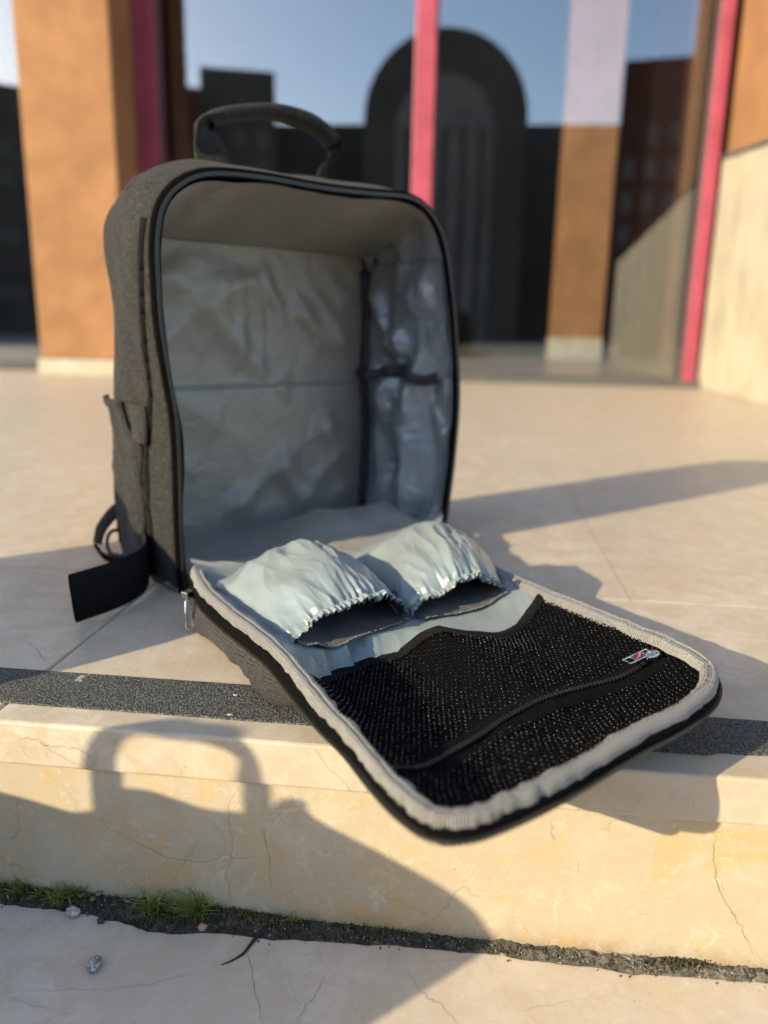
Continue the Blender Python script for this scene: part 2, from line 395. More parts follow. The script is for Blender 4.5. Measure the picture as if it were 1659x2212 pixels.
def normals(c):
    out = []
    for i in range(len(c)):
        q = c[(i+1) % len(c)]-c[i-1]; out.append(Vector((-q.y, q.x, 0)).normalized())
    return out
nf = normals(cf); nb = normals(cb)
D = .165
def shell(i, v, off, wr=0., seed=0.):
    f = max(0, min(1, v/D)); p = cf[i]*(1-f)+cb[i]*f; n = (nf[i]*(1-f)+nb[i]*f).normalized()
    topw = max(0, n.y)*sm(.33, .39, p.y); bulge = (.013*topw + .004)*sin(pi*min(1, f*1.05))
    w = 0
    if wr:
        w = wr*(N3(p.x*9+seed, v*14, p.y*9)+.6*N3(p.x*22+seed, v*30, p.y*16))
        if n.x < -.5: w += wr*.9*ridge(v*18-p.y*9+seed, p.y*5)-wr*.4      # creases running down the sun side
    q = p+n*(off+bulge+w)
    return Vector((q.x, v, max(q.y, .0005)))
# outer shell
WR = .0046
def wshell(i, v, off): return shell(i, v, off, WR*sm(.012, .05, v))
rows = []
for v, off in [(.001, .002), (.0035, .0045), (.010, .0055), (.020, .006), (.032, .007), (.042, .007)]+[(.05+.008*i, .007) for i in range(12)]+[(.148, .006), (.156, .003), (.162, -.002), (.165, -.008)]:
    rows.append([shell(i, v, off, WR*sm(.012, .05, v)) for i in range(NC)])
cen = Vector((.185, D+.006, .19))
for s_ in (.8, .45, .1): rows.append([cen+(Vector((shell(i, D, -.008).x, D+.006, shell(i, D, -.008).z))-cen)*s_ for i in range(NC)])
body = grid('shell', rows, M_canvas, BP, closed=True)
# lining: side walls, then the back panel as a piece of its own
CL = [(.012, .006), (.008, .065), (.008, .136), (.008, .181), (.008, .225), (.008, .268), (.009, .312), (.009, .337), (.012, .350), (.024, .357), (.05, .359), (.1, .360), (.173, .360), (.235, .360), (.290, .360), (.336, .359), (.350, .350), (.355, .31), (.357, .263), (.358, .2), (.358, .159), (.358, .099), (.357, .05), (.355, .012), (.345, .004), (.18, .003), (.025, .003)]
cl = crom([(a, b, 0) for a, b in CL], K, True); nl = normals(cl); DL = .157
def liner(i, v):
    f = v/DL; p = (cf[i]-nf[i]*.0045)*(1-f)+cl[i]*f
    n = (nf[i]*(1-f)+nl[i]*f).normalized(); z = p.y; x = p.x
    fr = sin(pi*min(1, max(0, f*.94+.06)))**.6
    if n.x > .5:      # right wall: hanging folds, gathered under the pocket tape
        low = sm(.235, .19, z)
        w = .012*ridge(v*26+N3(z*9)*.9+3, z*(9-4*low)+v*12)-.006
        w += .009*N3(v*20+3, z*20)+.006*low*sin(v*105+3*N3(z*7)+z*16)
        w = w*fr+.008*low*sin(pi*f)
    elif n.y > .5: w = (.006*N3(x*10, v*14)+.004*ridge(x*14, v*9))*fr
    elif n.y < -.5:   # floor lining humps up towards the hinge
        w = .034*sm(.08, .22, x)*(1-sm(.33, .37, x))*(1-sm(.05, .15, v))*sm(-.015, .04, v)*(.75+.5*N3(x*12, v*14)) + .006 + .008*ridge(x*16, v*14)*sm(0, .04, v)
    else: w = (.009*N3(v*13, z*11)+.006*ridge(v*11+z*6, z*6))*fr
    return Vector((x-n.x*w, v, max(.003, z-n.y*w)))
rows = [[liner(i, v) for i in range(NC)] for v in [.001, .004]+[.012+.0095*j for j in range(15)]+[.1545]]
lining = grid('lining', rows, M_satin, BP, closed=True)
lining.data.materials.append(M_satin2)
for f_ in lining.data.polygons:
    if f_.center.x > .335 and f_.center.z > .02: f_.material_index = 1
def backfold(p):
    an = math.atan2(p.x-.17+.03*N3(p.z*6), .47-p.z)
    f = .006*ridge(an*5.2, p.z*2.1)+.012*ridge(p.x*7-p.z*8.5+1.5, 2.2+p.z*3-p.x)+.009*ridge(p.x*5+p.z*7+.7, 7.3+p.x*2)+.006*N3(p.x*5+2.1, p.z*4)-.016
    f += .004*ridge(p.x*17+p.z*5, p.z*13+3)*sm(.18, .36, p.z)+.0015*N3(p.x*34, p.z*25)
    e_ = min(p.x-.008, .357-p.x, p.z-.004, .36-p.z)
    return -(max(-.002, f)*sm(0, .05, e_)+.004*sm(.196, .190, p.z))
rows = []
for j in range(66):
    z = .004+.3555*j/65; ins = 0
    for z0_, r_ in ((.36-z, .02), (z-.004, .012)):
        if z0_ < r_: ins = max(ins, r_-sqrt(max(0, r_*r_-(r_-z0_)**2)))
    a, b = .0075+ins, .3575-ins; r = []
    for q in range(61):
        p = Vector((a+(b-a)*q/60, .1555, z)); p.y += backfold(p); r.append(p)
    rows.append(r)
grid('back_panel', rows, M_satin, BP)
rr = []
for j in range(70):
    z = .012+.335*j/69; b = min(range(NC), key=lambda i: abs(cf[i].y-z)+(9 if cf[i].x < .3 else 0)); r = []
    for q in range(44):
        v = .003+.151*q/43; f = v/DL; p = liner(b, v); low = sm(.212, .200, z); fr = sin(pi*min(1, f*.96+.03))**.7
        cr = .007*ridge(v*17+z*14+1.2, z*11-v*9)+.006*ridge(v*30-z*9+4, z*7)+.003*N3(v*60, z*45)
        cr = cr*(1-low)*sm(.36, .28, z)*1.2+low*(.006*ridge(v*38+1.5*N3(z*6), z*5)+.004*sin(v*120+3*N3(z*9)+z*20)+.010*sin(pi*f))+.003
        r.append(Vector((p.x-cr*fr-.0015, v, z)))
    rr.append(r)
grid('side_panel', rr, M_satin2, lining)
m = MB()                                     # binding down the back right corner, tape over the side pocket, seam of the sleeve
m.tube([(.349-.002*sin(z*40), .148, z) for z in [.02+.02*i for i in range(17)]], .0062, 10); m.build('corner_binding', M_ptape, lining, True)
def rw(v, z, o):                            # a point on the right wall
    b = min(range(NC), key=lambda i: abs(cf[i].y-z)+(9 if cf[i].x < .3 else 0)); p = liner(b, v); return Vector((p.x-o-.016, v, z))
rr = []
for i in range(31):
    v = .003+.148*i/30; z = .208-.004*sin(v*60)+.002*N3(v*50); a = rw(v, .206, .004)
    rr.append([Vector((a.x, v, z+.007)), Vector((a.x-.003, v, z+.003)), Vector((a.x-.003, v, z-.003)), Vector((a.x, v, z-.007))])
grid('pocket_tape', rr, M_ptape, lining)
rr = []
for i in range(41):
    x = .012+.338*i/40; z = .1945-.006*x; y = .1555+backfold(Vector((x, 0, .1915)))
    rr.append([(x, y+.004, z+.0024), (x, y-.0022, z+.0012), (x, y-.0022, z-.0012), (x, y+.002, z-.003)])
grid('sleeve_edge', rr, M_satin, lining)
rr = []
for x in [.012+.342*i/60 for i in range(61)]:
    i0 = min(range(24*K, NC), key=lambda q: abs(liner(q, .004).x-x)+(9 if cf[q].y > .02 else 0)); hz_ = max(liner(i0, .012).z, .02); e_ = sm(.0, .05, x)*(1-sm(.33, .36, x)); r = []
    for f in [j/14 for j in range(15)]:
        v_ = .016-.095*f; z_ = hz_*(1-sm(.1, 1, f))+.022*sm(.1, 1, f)+(.006*ridge(x*15+f, f*1.1+x*4)-.002)*sin(pi*f)*e_+.003*sin(pi*min(1, f*1.2))*e_
        r.append(Vector((x+.0*f, v_, max(.006, z_))))
    rr.append(r)
grid('hinge_lining', rr, M_satin, BP)
# zip tape and coil round the opening (not along the floor, where the flap is hinged)
ids = list(range(0, 23*K+3))
rows = [[shell(i, v, o) for i in ids] for v, o in ((.0035, .0030), (.0005, .0058), (-.0020, .0052), (-.0028, .0022), (-.0030, .0002), (-.0025, -.0028), (.0012, -.0042))]
grid('zip_tape', rows, M_tape, BP)
def coil_chain(name, path, mat, parent, pitch=.0019, w=.0042, h=.0022, nrm=None):
    # interlocked coil: one small rounded block per tooth, alternately left and right
    P = [Vector(p) for p in path]; L = [0]
    for a, b in zip(P, P[1:]): L.append(L[-1]+(b-a).length)
    mm = MB(); n = int(L[-1]/pitch); j = 0
    for q in range(n):
        s_ = q*pitch
        while j < len(L)-2 and L[j+1] < s_: j += 1
        t_ = (P[j+1]-P[j]); u_ = t_.normalized(); p = P[j]+u_*(s_-L[j])
        up = nrm(s_/L[-1], p) if nrm else Vector((0, 0, 1))
        sd = u_.cross(up).normalized(); up = sd.cross(u_)
        R = Matrix((u_, sd, up)).transposed()
        mm.box(p+sd*w*.13*(1 if q % 2 else -1), (pitch*.68, w, h*(1.15 if q % 2 else .9)), R)
    o = mm.build(name, mat, parent); tag(o, kind='stuff'); return o
pth = [shell(i, -.0045, -.0006) for i in ids]
coil_chain('zip_coil', pth, M_coil2, BP, .0017, .0034, .0020, lambda s_, p: Vector((0, -1, 0)))
# black strip standing in for the shaded gap beside the rim strip, widening downward
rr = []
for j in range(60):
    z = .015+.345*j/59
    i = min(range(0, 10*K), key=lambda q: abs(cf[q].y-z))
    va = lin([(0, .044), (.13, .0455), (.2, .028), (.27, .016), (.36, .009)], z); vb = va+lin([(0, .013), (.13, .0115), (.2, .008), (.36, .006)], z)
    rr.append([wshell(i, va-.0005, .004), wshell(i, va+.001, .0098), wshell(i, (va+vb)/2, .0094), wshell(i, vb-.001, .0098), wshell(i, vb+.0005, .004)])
grid('gap_shade', rr, M_black, BP)
# side pocket with its webbing loop
def sidept(v, z, o): 
    i = min(range(0, 10*K), key=lambda q: abs(cf[q].y-z)); p = wshell(i, v, .0075+o); p.z = z; return p
rr = []
for j in range(30):
    z = .004+.183*j/29; r = []
    for q in range(22):
        v0 = lin([(0, .060), (.146, .061), (.152, .080), (.180, .104), (.2, .104)], z); v = v0+(.158-v0)*q/21
        zz = z+(.003*(q/21)**2 if j > 26 else 0)
        edge = sm(0, .12, q/21)*(1-.85*sm(.8, 1, q/21))
        o = .0015+.004*edge+.0025*N3(v*20, z*18)*edge+(.003 if j >= 28 else 0)*edge+.002*sm(.12, .18, z)
        r.append(sidept(v, zz, o))
    rr.append(r)
pk = solid(grid('side_pocket', rr, M_canvas, BP), .0018, 1)
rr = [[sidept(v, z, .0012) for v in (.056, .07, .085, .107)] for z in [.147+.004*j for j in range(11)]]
grid('slot_shade', rr, M_black, BP)  # black sheet painting in the shade of the deep pocket slot
rr = []
for j in range(16):
    z = .150+.037*j/15
    rr.append([sidept(v, z, .003+.006*sin(pi*(v-.038)/.0437)**.5) for v in [.0385+.043*q/10 for q in range(11)]])
wb = solid(grid('webbing_loop', rr, M_hand, BP), .002, 1)

# carry handle
hp = [(.0835, .452), (.0815, .4615), (.0865, .4705), (.0983, .4772), (.134, .4873), (.1686, .4930), (.2048, .4915), (.2301, .4835), (.2432, .4745)]
hpath = crom([(x, .082, z) for x, z in hp], 8)
def strap(name, path, wid, thick, mat, parent, wdir=None, prof=10, rw=None):
    P = [Vector(p) for p in path]; rows = []
    for i, p in enumerate(P):
        t_ = (P[min(i+1, len(P)-1)]-P[max(0, i-1)]).normalized()
        w_ = Vector(wdir(i/(len(P)-1)) if callable(wdir) else wdir); w_ = (w_-t_*w_.dot(t_)).normalized(); n_ = t_.cross(w_)
        ww = wid(i/(len(P)-1)) if callable(wid) else wid; th = thick(i/(len(P)-1)) if callable(thick) else thick
        r = []
        for q in range(prof):
            a = 2*pi*q/prof; ca, sa = cos(a), sin(a)
            r.append(p+w_*(ww/2)*math.copysign(abs(ca)**.55, ca)+n_*(th/2)*math.copysign(abs(sa)**.55, sa))
        rows.append(r)
    o = grid(name, rows, mat, parent, closed=True)
    return o
handle = strap('handle', hpath[14:], .025, .0138, M_hand, BP, (0, 1, -.12), 14)
lp = crom([(.092, .080, .424), (.087, .081, .44), (.083, .081, .4535), (.0815, .082, .463), (.0885, .082, .471), (.101, .082, .4775)], 6)
strap('handle_end', lp, lambda f: .036-.008*f, .006, M_hand, handle, lambda f: (.9*(1-f)+.1, -.4*(1-f)+.8*f, -.1), 10)
rp = crom([(.2405, .082, .4765), (.2475, .082, .469), (.2475, .082, .4605), (.240, .082, .455), (.233, .081, .448), (.2305, .08, .44), (.2315, .079, .428)], 6)
strap('handle_end', rp, lambda f: .028+.004*f, .0065, M_black, handle, lambda f: (.1, .9, -.25), 10)

# shoulder strap webbing trailing on the ground at the left, and its adjuster loop
sp = crom([(-.116, -.016, .024), (-.085, -.009, .025), (-.056, .002, .026), (-.030, .024, .028), (-.016, .06, .032), (-.010, .11, .036), (-.006, .15, .042)], 8)
bs = strap('strap_tail', sp, .046, .0045, M_black, BP, (.05, .1, 1), 10); tag(bs, 'black webbing strap tail trailing out to the left on its edge')
lp2 = crom([(.0, .158, .062), (-.014, .153, .054), (-.028, .150, .04), (-.034, .148, .024)], 8)
strap('strap_loop', lp2, .026, .004, M_black, BP, (.1, 1, .2), 8)
lp3 = crom([(-.036, .148, .022), (-.030, .146, .010), (-.018, .144, .004), (-.006, .15, .004)], 8)
strap('strap_loop', lp3, .026, .004, M_black, BP, (.1, 1, .1), 8)
m = MB()
rg = [Vector((-.014+.011*cos(a), .143+.004*sin(a), .022+.015*sin(a))) for a in [2*pi*i/20 for i in range(21)]]
m.tube(rg, .0022, 8); m.build('adjuster', NT('grey_plastic', (.10, .11, .11), .2).m, BP, True)

# ------------------------------------------------------------------ front flap, lying open towards the viewer
flap_rim = [(.004, -.012, .030), (-.016, -.05, .038), (-.031, -.088, .043), (-.0418, -.125, .044), (-.0492, -.175, .044), (-.0535, -.222, .044), (-.0572, -.258, .044), (-.0675, -.302, .044), (-.0755, -.333, .044), (-.082, -.3584, .044), (-.0885, -.3911, .044), (-.0974, -.4212, .044), (-.1036, -.4462, .044), (-.1055, -.4619, .0435), (-.1045, -.4745, .043), (-.0991, -.483, .043), (-.0889, -.489, .043), (-.0738, -.4922, .043), (-.0529, -.4945, .043), (-.03, -.4955, .043), (-.0024, -.4955, .043), (.0371, -.4960, .044), (.0795, -.4975, .044), (.1158, -.4948, .044), (.1367, -.4895, .044), (.1559, -.4798, .044), (.1684, -.4666, .044), (.1815, -.4383, .044), (.1895, -.4077, .044), (.1957, -.3761, .044), (.2038, -.3267, .044), (.209, -.2805, .044), (.2145, -.2453, .044), (.230, -.195, .042), (.262, -.125, .038), (.305, -.065, .032), (.352, -.02, .024)]
FR = crom(flap_rim, 8); NF = len(FR)
for i, p in enumerate(FR): p.z += .005*sm(.22, .38, i/(NF-1))*(1-sm(.72, .85, i/(NF-1)))
FN = []
for i in range(NF):
    q = FR[min(NF-1, i+1)]-FR[max(0, i-1)]; FN.append(Vector((q.y, -q.x, 0)).normalized()*1)
if FN[NF//2].y > 0: FN = [-n for n in FN]
def wob(i, a, f): return a*N3(i*f, 7.3)
flap = None
# underside shell: coil line -> gusset wall on the left -> underneath
rows = [[], [], [], [], [], []]
for i in range(NF):
    p, n = FR[i], FN[i]; s_ = i/(NF-1)
    left = sm(.02, .06, s_)*(1-sm(.168, .198, s_))          # where the fabric gusset hangs to the ground
    over = (Matrix.Rotation(BA, 3, 'Z') @ p + BP.location); dd = (over-C0).dot(B)   # <0: beyond the step edge
    zmin = .004 if dd > -.004 else .022; TH_ = lin([(0, .0135), (.2, .0125), (.3, .009), (1, .009)], s_)
    c = p-n*.001+Vector((0, 0, .001-TH_))
    w1 = left*(.004*N3(i*.21, 3.1)+.003*N3(i*.5, 1.1)); w2 = left*(.008*N3(i*.12, 9.3)+.004*N3(i*.33, 2.3))
    rows[0].append(c+Vector((0, 0, .001)))
    rows[1].append(c+n*(left*(.0015+w1)-.005*(1-left))+Vector((0, 0, -.005*left-.001)))
    rows[2].append(c+n*(left*(.003+w1)-.007*(1-left))+Vector((0, 0, -.012+.008*(1-left))))
    rows[3].append(Vector((c.x, c.y, 0))+n*(left*(.004+w2)-.012*(1-left))+Vector((0, 0, max(.007, c.z-.021+.007*(1-left)))))
    rows[4].append(Vector((c.x, c.y, 0))+n*(left*(.003+w2)-.030*(1-left)-.002)+Vector((0, 0, .0045+.006*(1-left)+.0115*(1-left)*sm(-.34, -.45, p.y))))
    q = Vector((.055, -.27, 0)); e = Vector((c.x, c.y, 0))
    rows[5].append(e+(q-e)*.5+Vector((0, 0, .003+.008*sm(-.34, -.45, p.y))))
flap = grid('front_flap', rows, M_gusset, BP)
tag(flap, 'front flap folded down over the step with grey bound edge and black mesh pockets')
# fuzzy zip tape standing between coil and binding, all round
rows = [[], [], [], []]
for i in range(NF):
    p, n = FR[i], FN[i]; w_ = wob(i, .0008, .3)
    left = (1-sm(.22, .3, i/(NF-1)))
    rows[0].append(p-n*.003+Vector((0, 0, .0)))
    rows[1].append(p+n*(.0005+w_)+Vector((0, 0, -.003)))
    rows[2].append(p+n*(.001+.002*left+w_)+Vector((0, 0, -.006)))
    TH_ = lin([(0, .0135), (.2, .0125), (.3, .009), (1, .009)], i/(NF-1)); rows[3].append(p+n*(.0005+.001*left)+Vector((0, 0, .0007-TH_)))
grid('zip_tape', rows, M_tape, flap)
coil_chain('zip_coil', [FR[i]+FN[i]*.0015+Vector((0, 0, -lin([(0, .0135), (.2, .0125), (.3, .009), (1, .009)], i/(NF-1)))) for i in range(10, NF-20)], M_coil2, flap, .0016, .0024, .0017, lambda s_, p: Vector((0, 0, 1)))
# ribbed grey binding
def bw(i):
    s_ = i/(NF-1); return lin([(0, .0125), (.1, .0135), (.2, .0115), (.3, .0095), (.45, .0085), (.6, .010), (.75, .0115), (1, .0125)], s_)
rows = [[] for _ in range(9)]
for i in range(NF):
    p, n = FR[i], FN[i]; w_ = bw(i); e1 = .0011*N3(i*.31, 1.7)+.0007*N3(i*.9, 2.2); e2 = .0022*N3(i*.26, 5.5)+.0012*N3(i*.7, 3.5); hz = .0012*N3(i*.22, 8.1)+.0006*N3(i*.6, 4.1)
    right = sm(.66, .76, i/(NF-1))
    for q, (a, z) in enumerate([(-.02, -.003), (.0, .0), (.08, .0020), (.3, .0036), (.48, .0022), (.62, .0032), (.85, .0028), (.98, .0010), (1.0, -.003)]):
        rows[q].append(p-n*(w_*a+(e2 if q > 5 else e1 if q < 3 else 0))+Vector((0, 0, z+hz-right*a*.003)))
grid('binding', [list(r) for r in zip(*rows)], M_bind, flap)
mm = MB(); acc = 0
for i in range(4, NF-10):
    acc += (FR[i+1]-FR[i]).length
    if acc > .0029:
        acc = 0; t_ = (FR[i+1]-FR[i]).normalized(); n = FN[i]; Rm = Matrix((t_, n, Vector((0, 0, 1)))).transposed()
        for f_ in (.70,): mm.box(FR[i]-n*bw(i)*f_+Vector((0, 0, .0046+.0012*N3(i*.22, 8.1)+.0006*N3(i*.6, 4.1)-.003*f_*sm(.66, .76, i/(NF-1))-.0012)), (.0019, .0006, .0006), Rm)
tag(mm.build('stitching', M_bind, flap), kind='stuff')

# tray surface inside the binding
uLt = [(-.490, -.06), (-.486, -.082), (-.476, -.095), (-.462, -.0995), (-.446, -.098), (-.421, -.091), (-.391, -.083), (-.358, -.076), (-.333, -.069), (-.302, -.061), (-.258, -.050), (-.222, -.0465), (-.175, -.042), (-.125, -.035), (-.088, -.025), (-.05, -.01), (-.0, .006)]
uRt = [(-.490, .132), (-.480, .146), (-.467, .160), (-.438, .174), (-.408, .182), (-.376, .188), (-.327, .196), (-.28, .202), (-.245, .208), (-.195, .224), (-.125, .256), (-.065, .298), (-.02, .345), (0, .36)]
hemt = [(-.07, -.29), (-.03, -.2758), (-.003, -.2635), (.0316, -.2575), (.0455, -.2633), (.0681, -.2725), (.0806, -.2755), (.0877, -.288), (.107, -.3027), (.132, -.3115), (.153, -.3075), (.19, -.30), (.21, -.292)]
P0 = [(0, .042), (.05, .028), (.13, .011), (.3, .0085), (.42, .011), (.50, .024), (.555, .031), (.63, .026), (.72, .023), (.85, .025), (.94, .034), (1, .041)]
P1 = [(0, .043), (.05, .036), (.15, .0295), (.32, .0265), (.45, .0275), (.6, .0285), (.8, .031), (.93, .037), (1, .042)]
def flapz(u_, v_):
    a, b = lin(uLt, v_), lin(uRt, v_); s_ = max(0, min(1, (u_-a)/(b-a))); h_ = lin(hemt, u_)
    t_ = max(0, min(1, (h_-v_)/(h_+.487)))
    z = lin(P0, s_)*(1-sm(0, .9, t_))+lin(P1, s_)*sm(0, .9, t_)
    z += .0035*N3(u_*24+1, v_*24)*sm(0, .1, s_)*sm(0, .1, 1-s_)
    z += .004*sin(pi*min(1, t_/.55))*sm(.45, .7, s_)*(1-sm(.85, 1, s_))
    return z+(.040-z)*sm(.88, 1, t_)
def lining_z(u_, v_):
    a, b = lin(uLt, v_), lin(uRt, v_); s_ = max(0, min(1, (u_-a)/(b-a)))
    z = lin([(0, .043), (.06, .036), (.2, .028), (.5, .026), (.8, .029), (.94, .037), (1, .043)], s_)
    z = z*(1-sm(-.27, -.31, v_))+lin(P0, s_)*sm(-.27, -.31, v_)-.0035*sm(-.27, -.30, v_)
    z += .003*ridge(u_*30+v_*18, v_*16)-.0015
    return z-(.006)*sm(-.04, 0, v_)
rows = []
for j in range(46):
    v_ = -.004-.315*j/45; a, b = lin(uLt, v_), lin(uRt, v_)
    rows.append([Vector((a+(b-a)*q/40, v_, min(lining_z(a+(b-a)*q/40, v_), flapz(a+(b-a)*q/40, v_)-.003 if v_ < lin(hemt, a+(b-a)*q/40)+.004 else 9))) for q in range(41)])
grid('flap_lining', rows, M_pouch, flap)
# mesh pockets: dark backing cloth with a real net of threads above it
rows = []
for j in range(44):
    t_ = j/43; r = []
    for q in range(60):
        s_ = q/59
        v_ = -.28; 
        for _ in range(4):
            a, b = lin(uLt, v_), lin(uRt, v_); u_ = a+(b-a)*s_; h_ = lin(hemt, u_); v_ = h_+(-.490-h_)*t_
        r.append(Vector((u_, v_, flapz(u_, v_)-.0012)))
    rows.append(r)
grid('mesh_backing', rows, M_netback, flap)
mm = MB(); kn = MB(); rk = random.Random(5); pu, pv = .0045, .0039
jrow = 0; v_ = -.4885
def netpt(u_, v_): return Vector((u_, v_, flapz(u_, v_)+.0006+.0007*N3(u_*300, v_*300)))
TH = .00062
while v_ < -.262:
    a, b = lin(uLt, v_), lin(uRt, v_); u_ = a+.001+(jrow % 2)*pu*.5
    while u_ < b-.001:
        if v_ < lin(hemt, u_)-.001:
            c = netpt(u_, v_); k_ = len(mm.v)
            if rk.random() < .8:
                kc = c+Vector((pu*.5+rk.gauss(0, .0002), rk.gauss(0, .0002), .0007)); ks = rk.uniform(.00035, .00068); kq = len(kn.v)
                for lz, lr in ((-.5, .8), (.25, .95), (.8, .6)):
                    kn.v += [kc+Vector((cos(q*pi/3)*lr*ks*1.4, sin(q*pi/3)*lr*ks, lz*ks)) for q in range(6)]
                kn.v.append(kc+Vector((0, 0, ks)))
                for lv in (0, 6): kn.f += [(kq+lv+q, kq+lv+(q+1) % 6, kq+lv+6+(q+1) % 6, kq+lv+6+q) for q in range(6)]
                kn.f += [(kq+12+q, kq+12+(q+1) % 6, kq+18) for q in range(6)]
            for q in range(6):
                ang = pi/6+pi/3*q
                for rad, dz in ((1.02, -.0002), (.62, .00035)):
                    mm.v.append(Vector((c.x+cos(ang)*pu*.56*rad, c.y+sin(ang)*pv*.64*rad, c.z+dz+.0004*(1 if q in (1, 4) else 0))))
            for q in range(6):
                n_ = (q+1) % 6; mm.f.append((k_+2*q, k_+2*n_, k_+2*n_+1, k_+2*q+1))
        u_ += pu
    v_ += pv*.86; jrow += 1
kn.build('mesh_knots', M_knot, flap, True); tag(flap.children[-1] if False else COL.objects['mesh_knots'], kind='stuff')
net = mm.build('mesh_panel', M_net, flap, False); tag(net, kind='stuff')
# elastic hem along the top of the mesh
rows = []
for i in range(90):
    u_ = -.0505+.249*i/89; h_ = lin(hemt, u_); 
    h_ = (lin(hemt, u_-.006)+lin(hemt, u_+.006)+h_)/3
    z = flapz(u_, h_-.002); w_ = .0006*N3(i*.5, 2)
    rows.append([(u_, h_+.0035, z-.004), (u_, h_+.004+w_, z+.002), (u_, h_+.002, z+.0040), (u_, h_-.003+w_, z+.0034), (u_, h_-.0055, z+.0012)])
grid('elastic_hem', rows, M_black, flap)
# zip across the mesh
zl = [(-.094, -.424), (-.0779, -.4245), (-.0653, -.4245), (-.0396, -.4191), (-.0181, -.4156), (.0161, -.4107), (.0467, -.4113), (.0767, -.4147), (.1055, -.4201), (.1292, -.4275), (.15, -.430), (.172, -.431)]
def zv(u_): return lin(zl, u_)
rows = []
for i in range(100):
    u_ = -.088+.253*i/99; c = (zv(u_-.008)+zv(u_)+zv(u_+.008))/3; wl_ = .0115+.001*N3(u_*60, 3); wu = .0125+.001*N3(u_*50, 8)
    r = []
    for dv, dz in ((-wl_, .0002), (-wl_+.001, .0016), (-.0045, .0022), (-.0028, .0026), (0, .0024), (.0028, .0026), (.0045, .0022), (wu-.001, .0018), (wu, .0002)):
        r.append((u_, c+dv, flapz(u_, c+dv)*.35+flapz(u_, c)*.65+dz+.0004*N3(u_*200, dv*200)))
    rows.append(r)
grid('pocket_zip_tape', rows, M_tape, flap)
zp = [Vector((u_, (zv(u_-.008)+zv(u_)+zv(u_+.008))/3, 0)) for u_ in [-.086+.242*i/120 for i in range(121)]]
for p in zp: p.z = (flapz(p.x-.012, p.y)+flapz(p.x, p.y)+flapz(p.x+.012, p.y))/3+.0038
coil_chain('pocket_zip_coil', zp, M_coil, flap, .0016, .0034, .0016)
# slider and pull tab with a red mark
su = .157; sc = Vector((su, zv(su), flapz(su, zv(su))+.006)); ta = (Vector((.133, zv(.133)+.001, flapz(.133, zv(.133))+.0085))-sc); L_ = ta.length; ex = ta.normalized(); ey = Vector((0, 0, 1)).cross(ex).normalized(); ez = ex.cross(ey)
RT = Matrix((ex, ey, ez)).transposed()
def LP(x, y, z): return sc+RT @ Vector((x, y, z))
rows = []
for zz, sc_ in ((-.0022, .9), (-.0014, 1), (.001, 1), (.002, .86), (.0026, .55), (.0027, .05)):
    rows.append([LP(-.001+.0058*sc_*cos(a)*(1.15 if cos(a) > 0 else 1), .0042*sc_*sin(a), zz) for a in [2*pi*i/20 for i in range(20)]])
slider = grid('zip_slider', rows, M_metal, flap, closed=True)
m = MB(); m.box(LP(.002, 0, .0036), (.0075, .0024, .0012), RT); m.box(LP(-.0016, 0, .0028), (.0012, .0024, .0022), RT); m.box(LP(.0055, 0, .0028), (.0012, .0024, .0022), RT)
x0, x1, hw, th = .002, .0265, .0041, .0013
zt = .0046
m.box(LP((x0+x1)/2, hw-.0006, zt), (x1-x0, .0012, th), RT); m.box(LP((x0+x1)/2, -hw+.0006, zt), (x1-x0, .0012, th), RT)
for xx, ww in ((x0+.0006, .0012), (x0+.0068, .0012), (x0+.0172, .0012), (x1-.0007, .0014)): m.box(LP(xx, 0, zt), (ww, 2*hw-.0024, th), RT)
# join into one tab (frame with two windows)
tab = bevel(m.build('pull_tab', M_metal, flap), .0004, 2)
m = MB(); m.box(LP(x0+.012, 0, zt-.0001), (.0094, 2*hw-.0024, .0009), RT); m.build('tab_plate', M_enamel, flap)
mk = [(.0155, .0022), (.0115, .0013), (.0105, .0002), (.0095, -.0004), (.0078, -.0018), (.0095, -.0022), (.0118, -.0010), (.0128, .0001), (.0137, .0007), (.0158, .0012)]
vv = [LP(x0+x-.0005, y, zt+.00045) for x, y in mk]+[LP(x0+x-.0005, y, zt+.0007) for x, y in mk]; n_ = len(mk)
obj('tab_mark', vv, [tuple(range(n_, 2*n_))]+[(i, (i+1) % n_, n_+(i+1) % n_, n_+i) for i in range(n_)], M_red, flap, False)

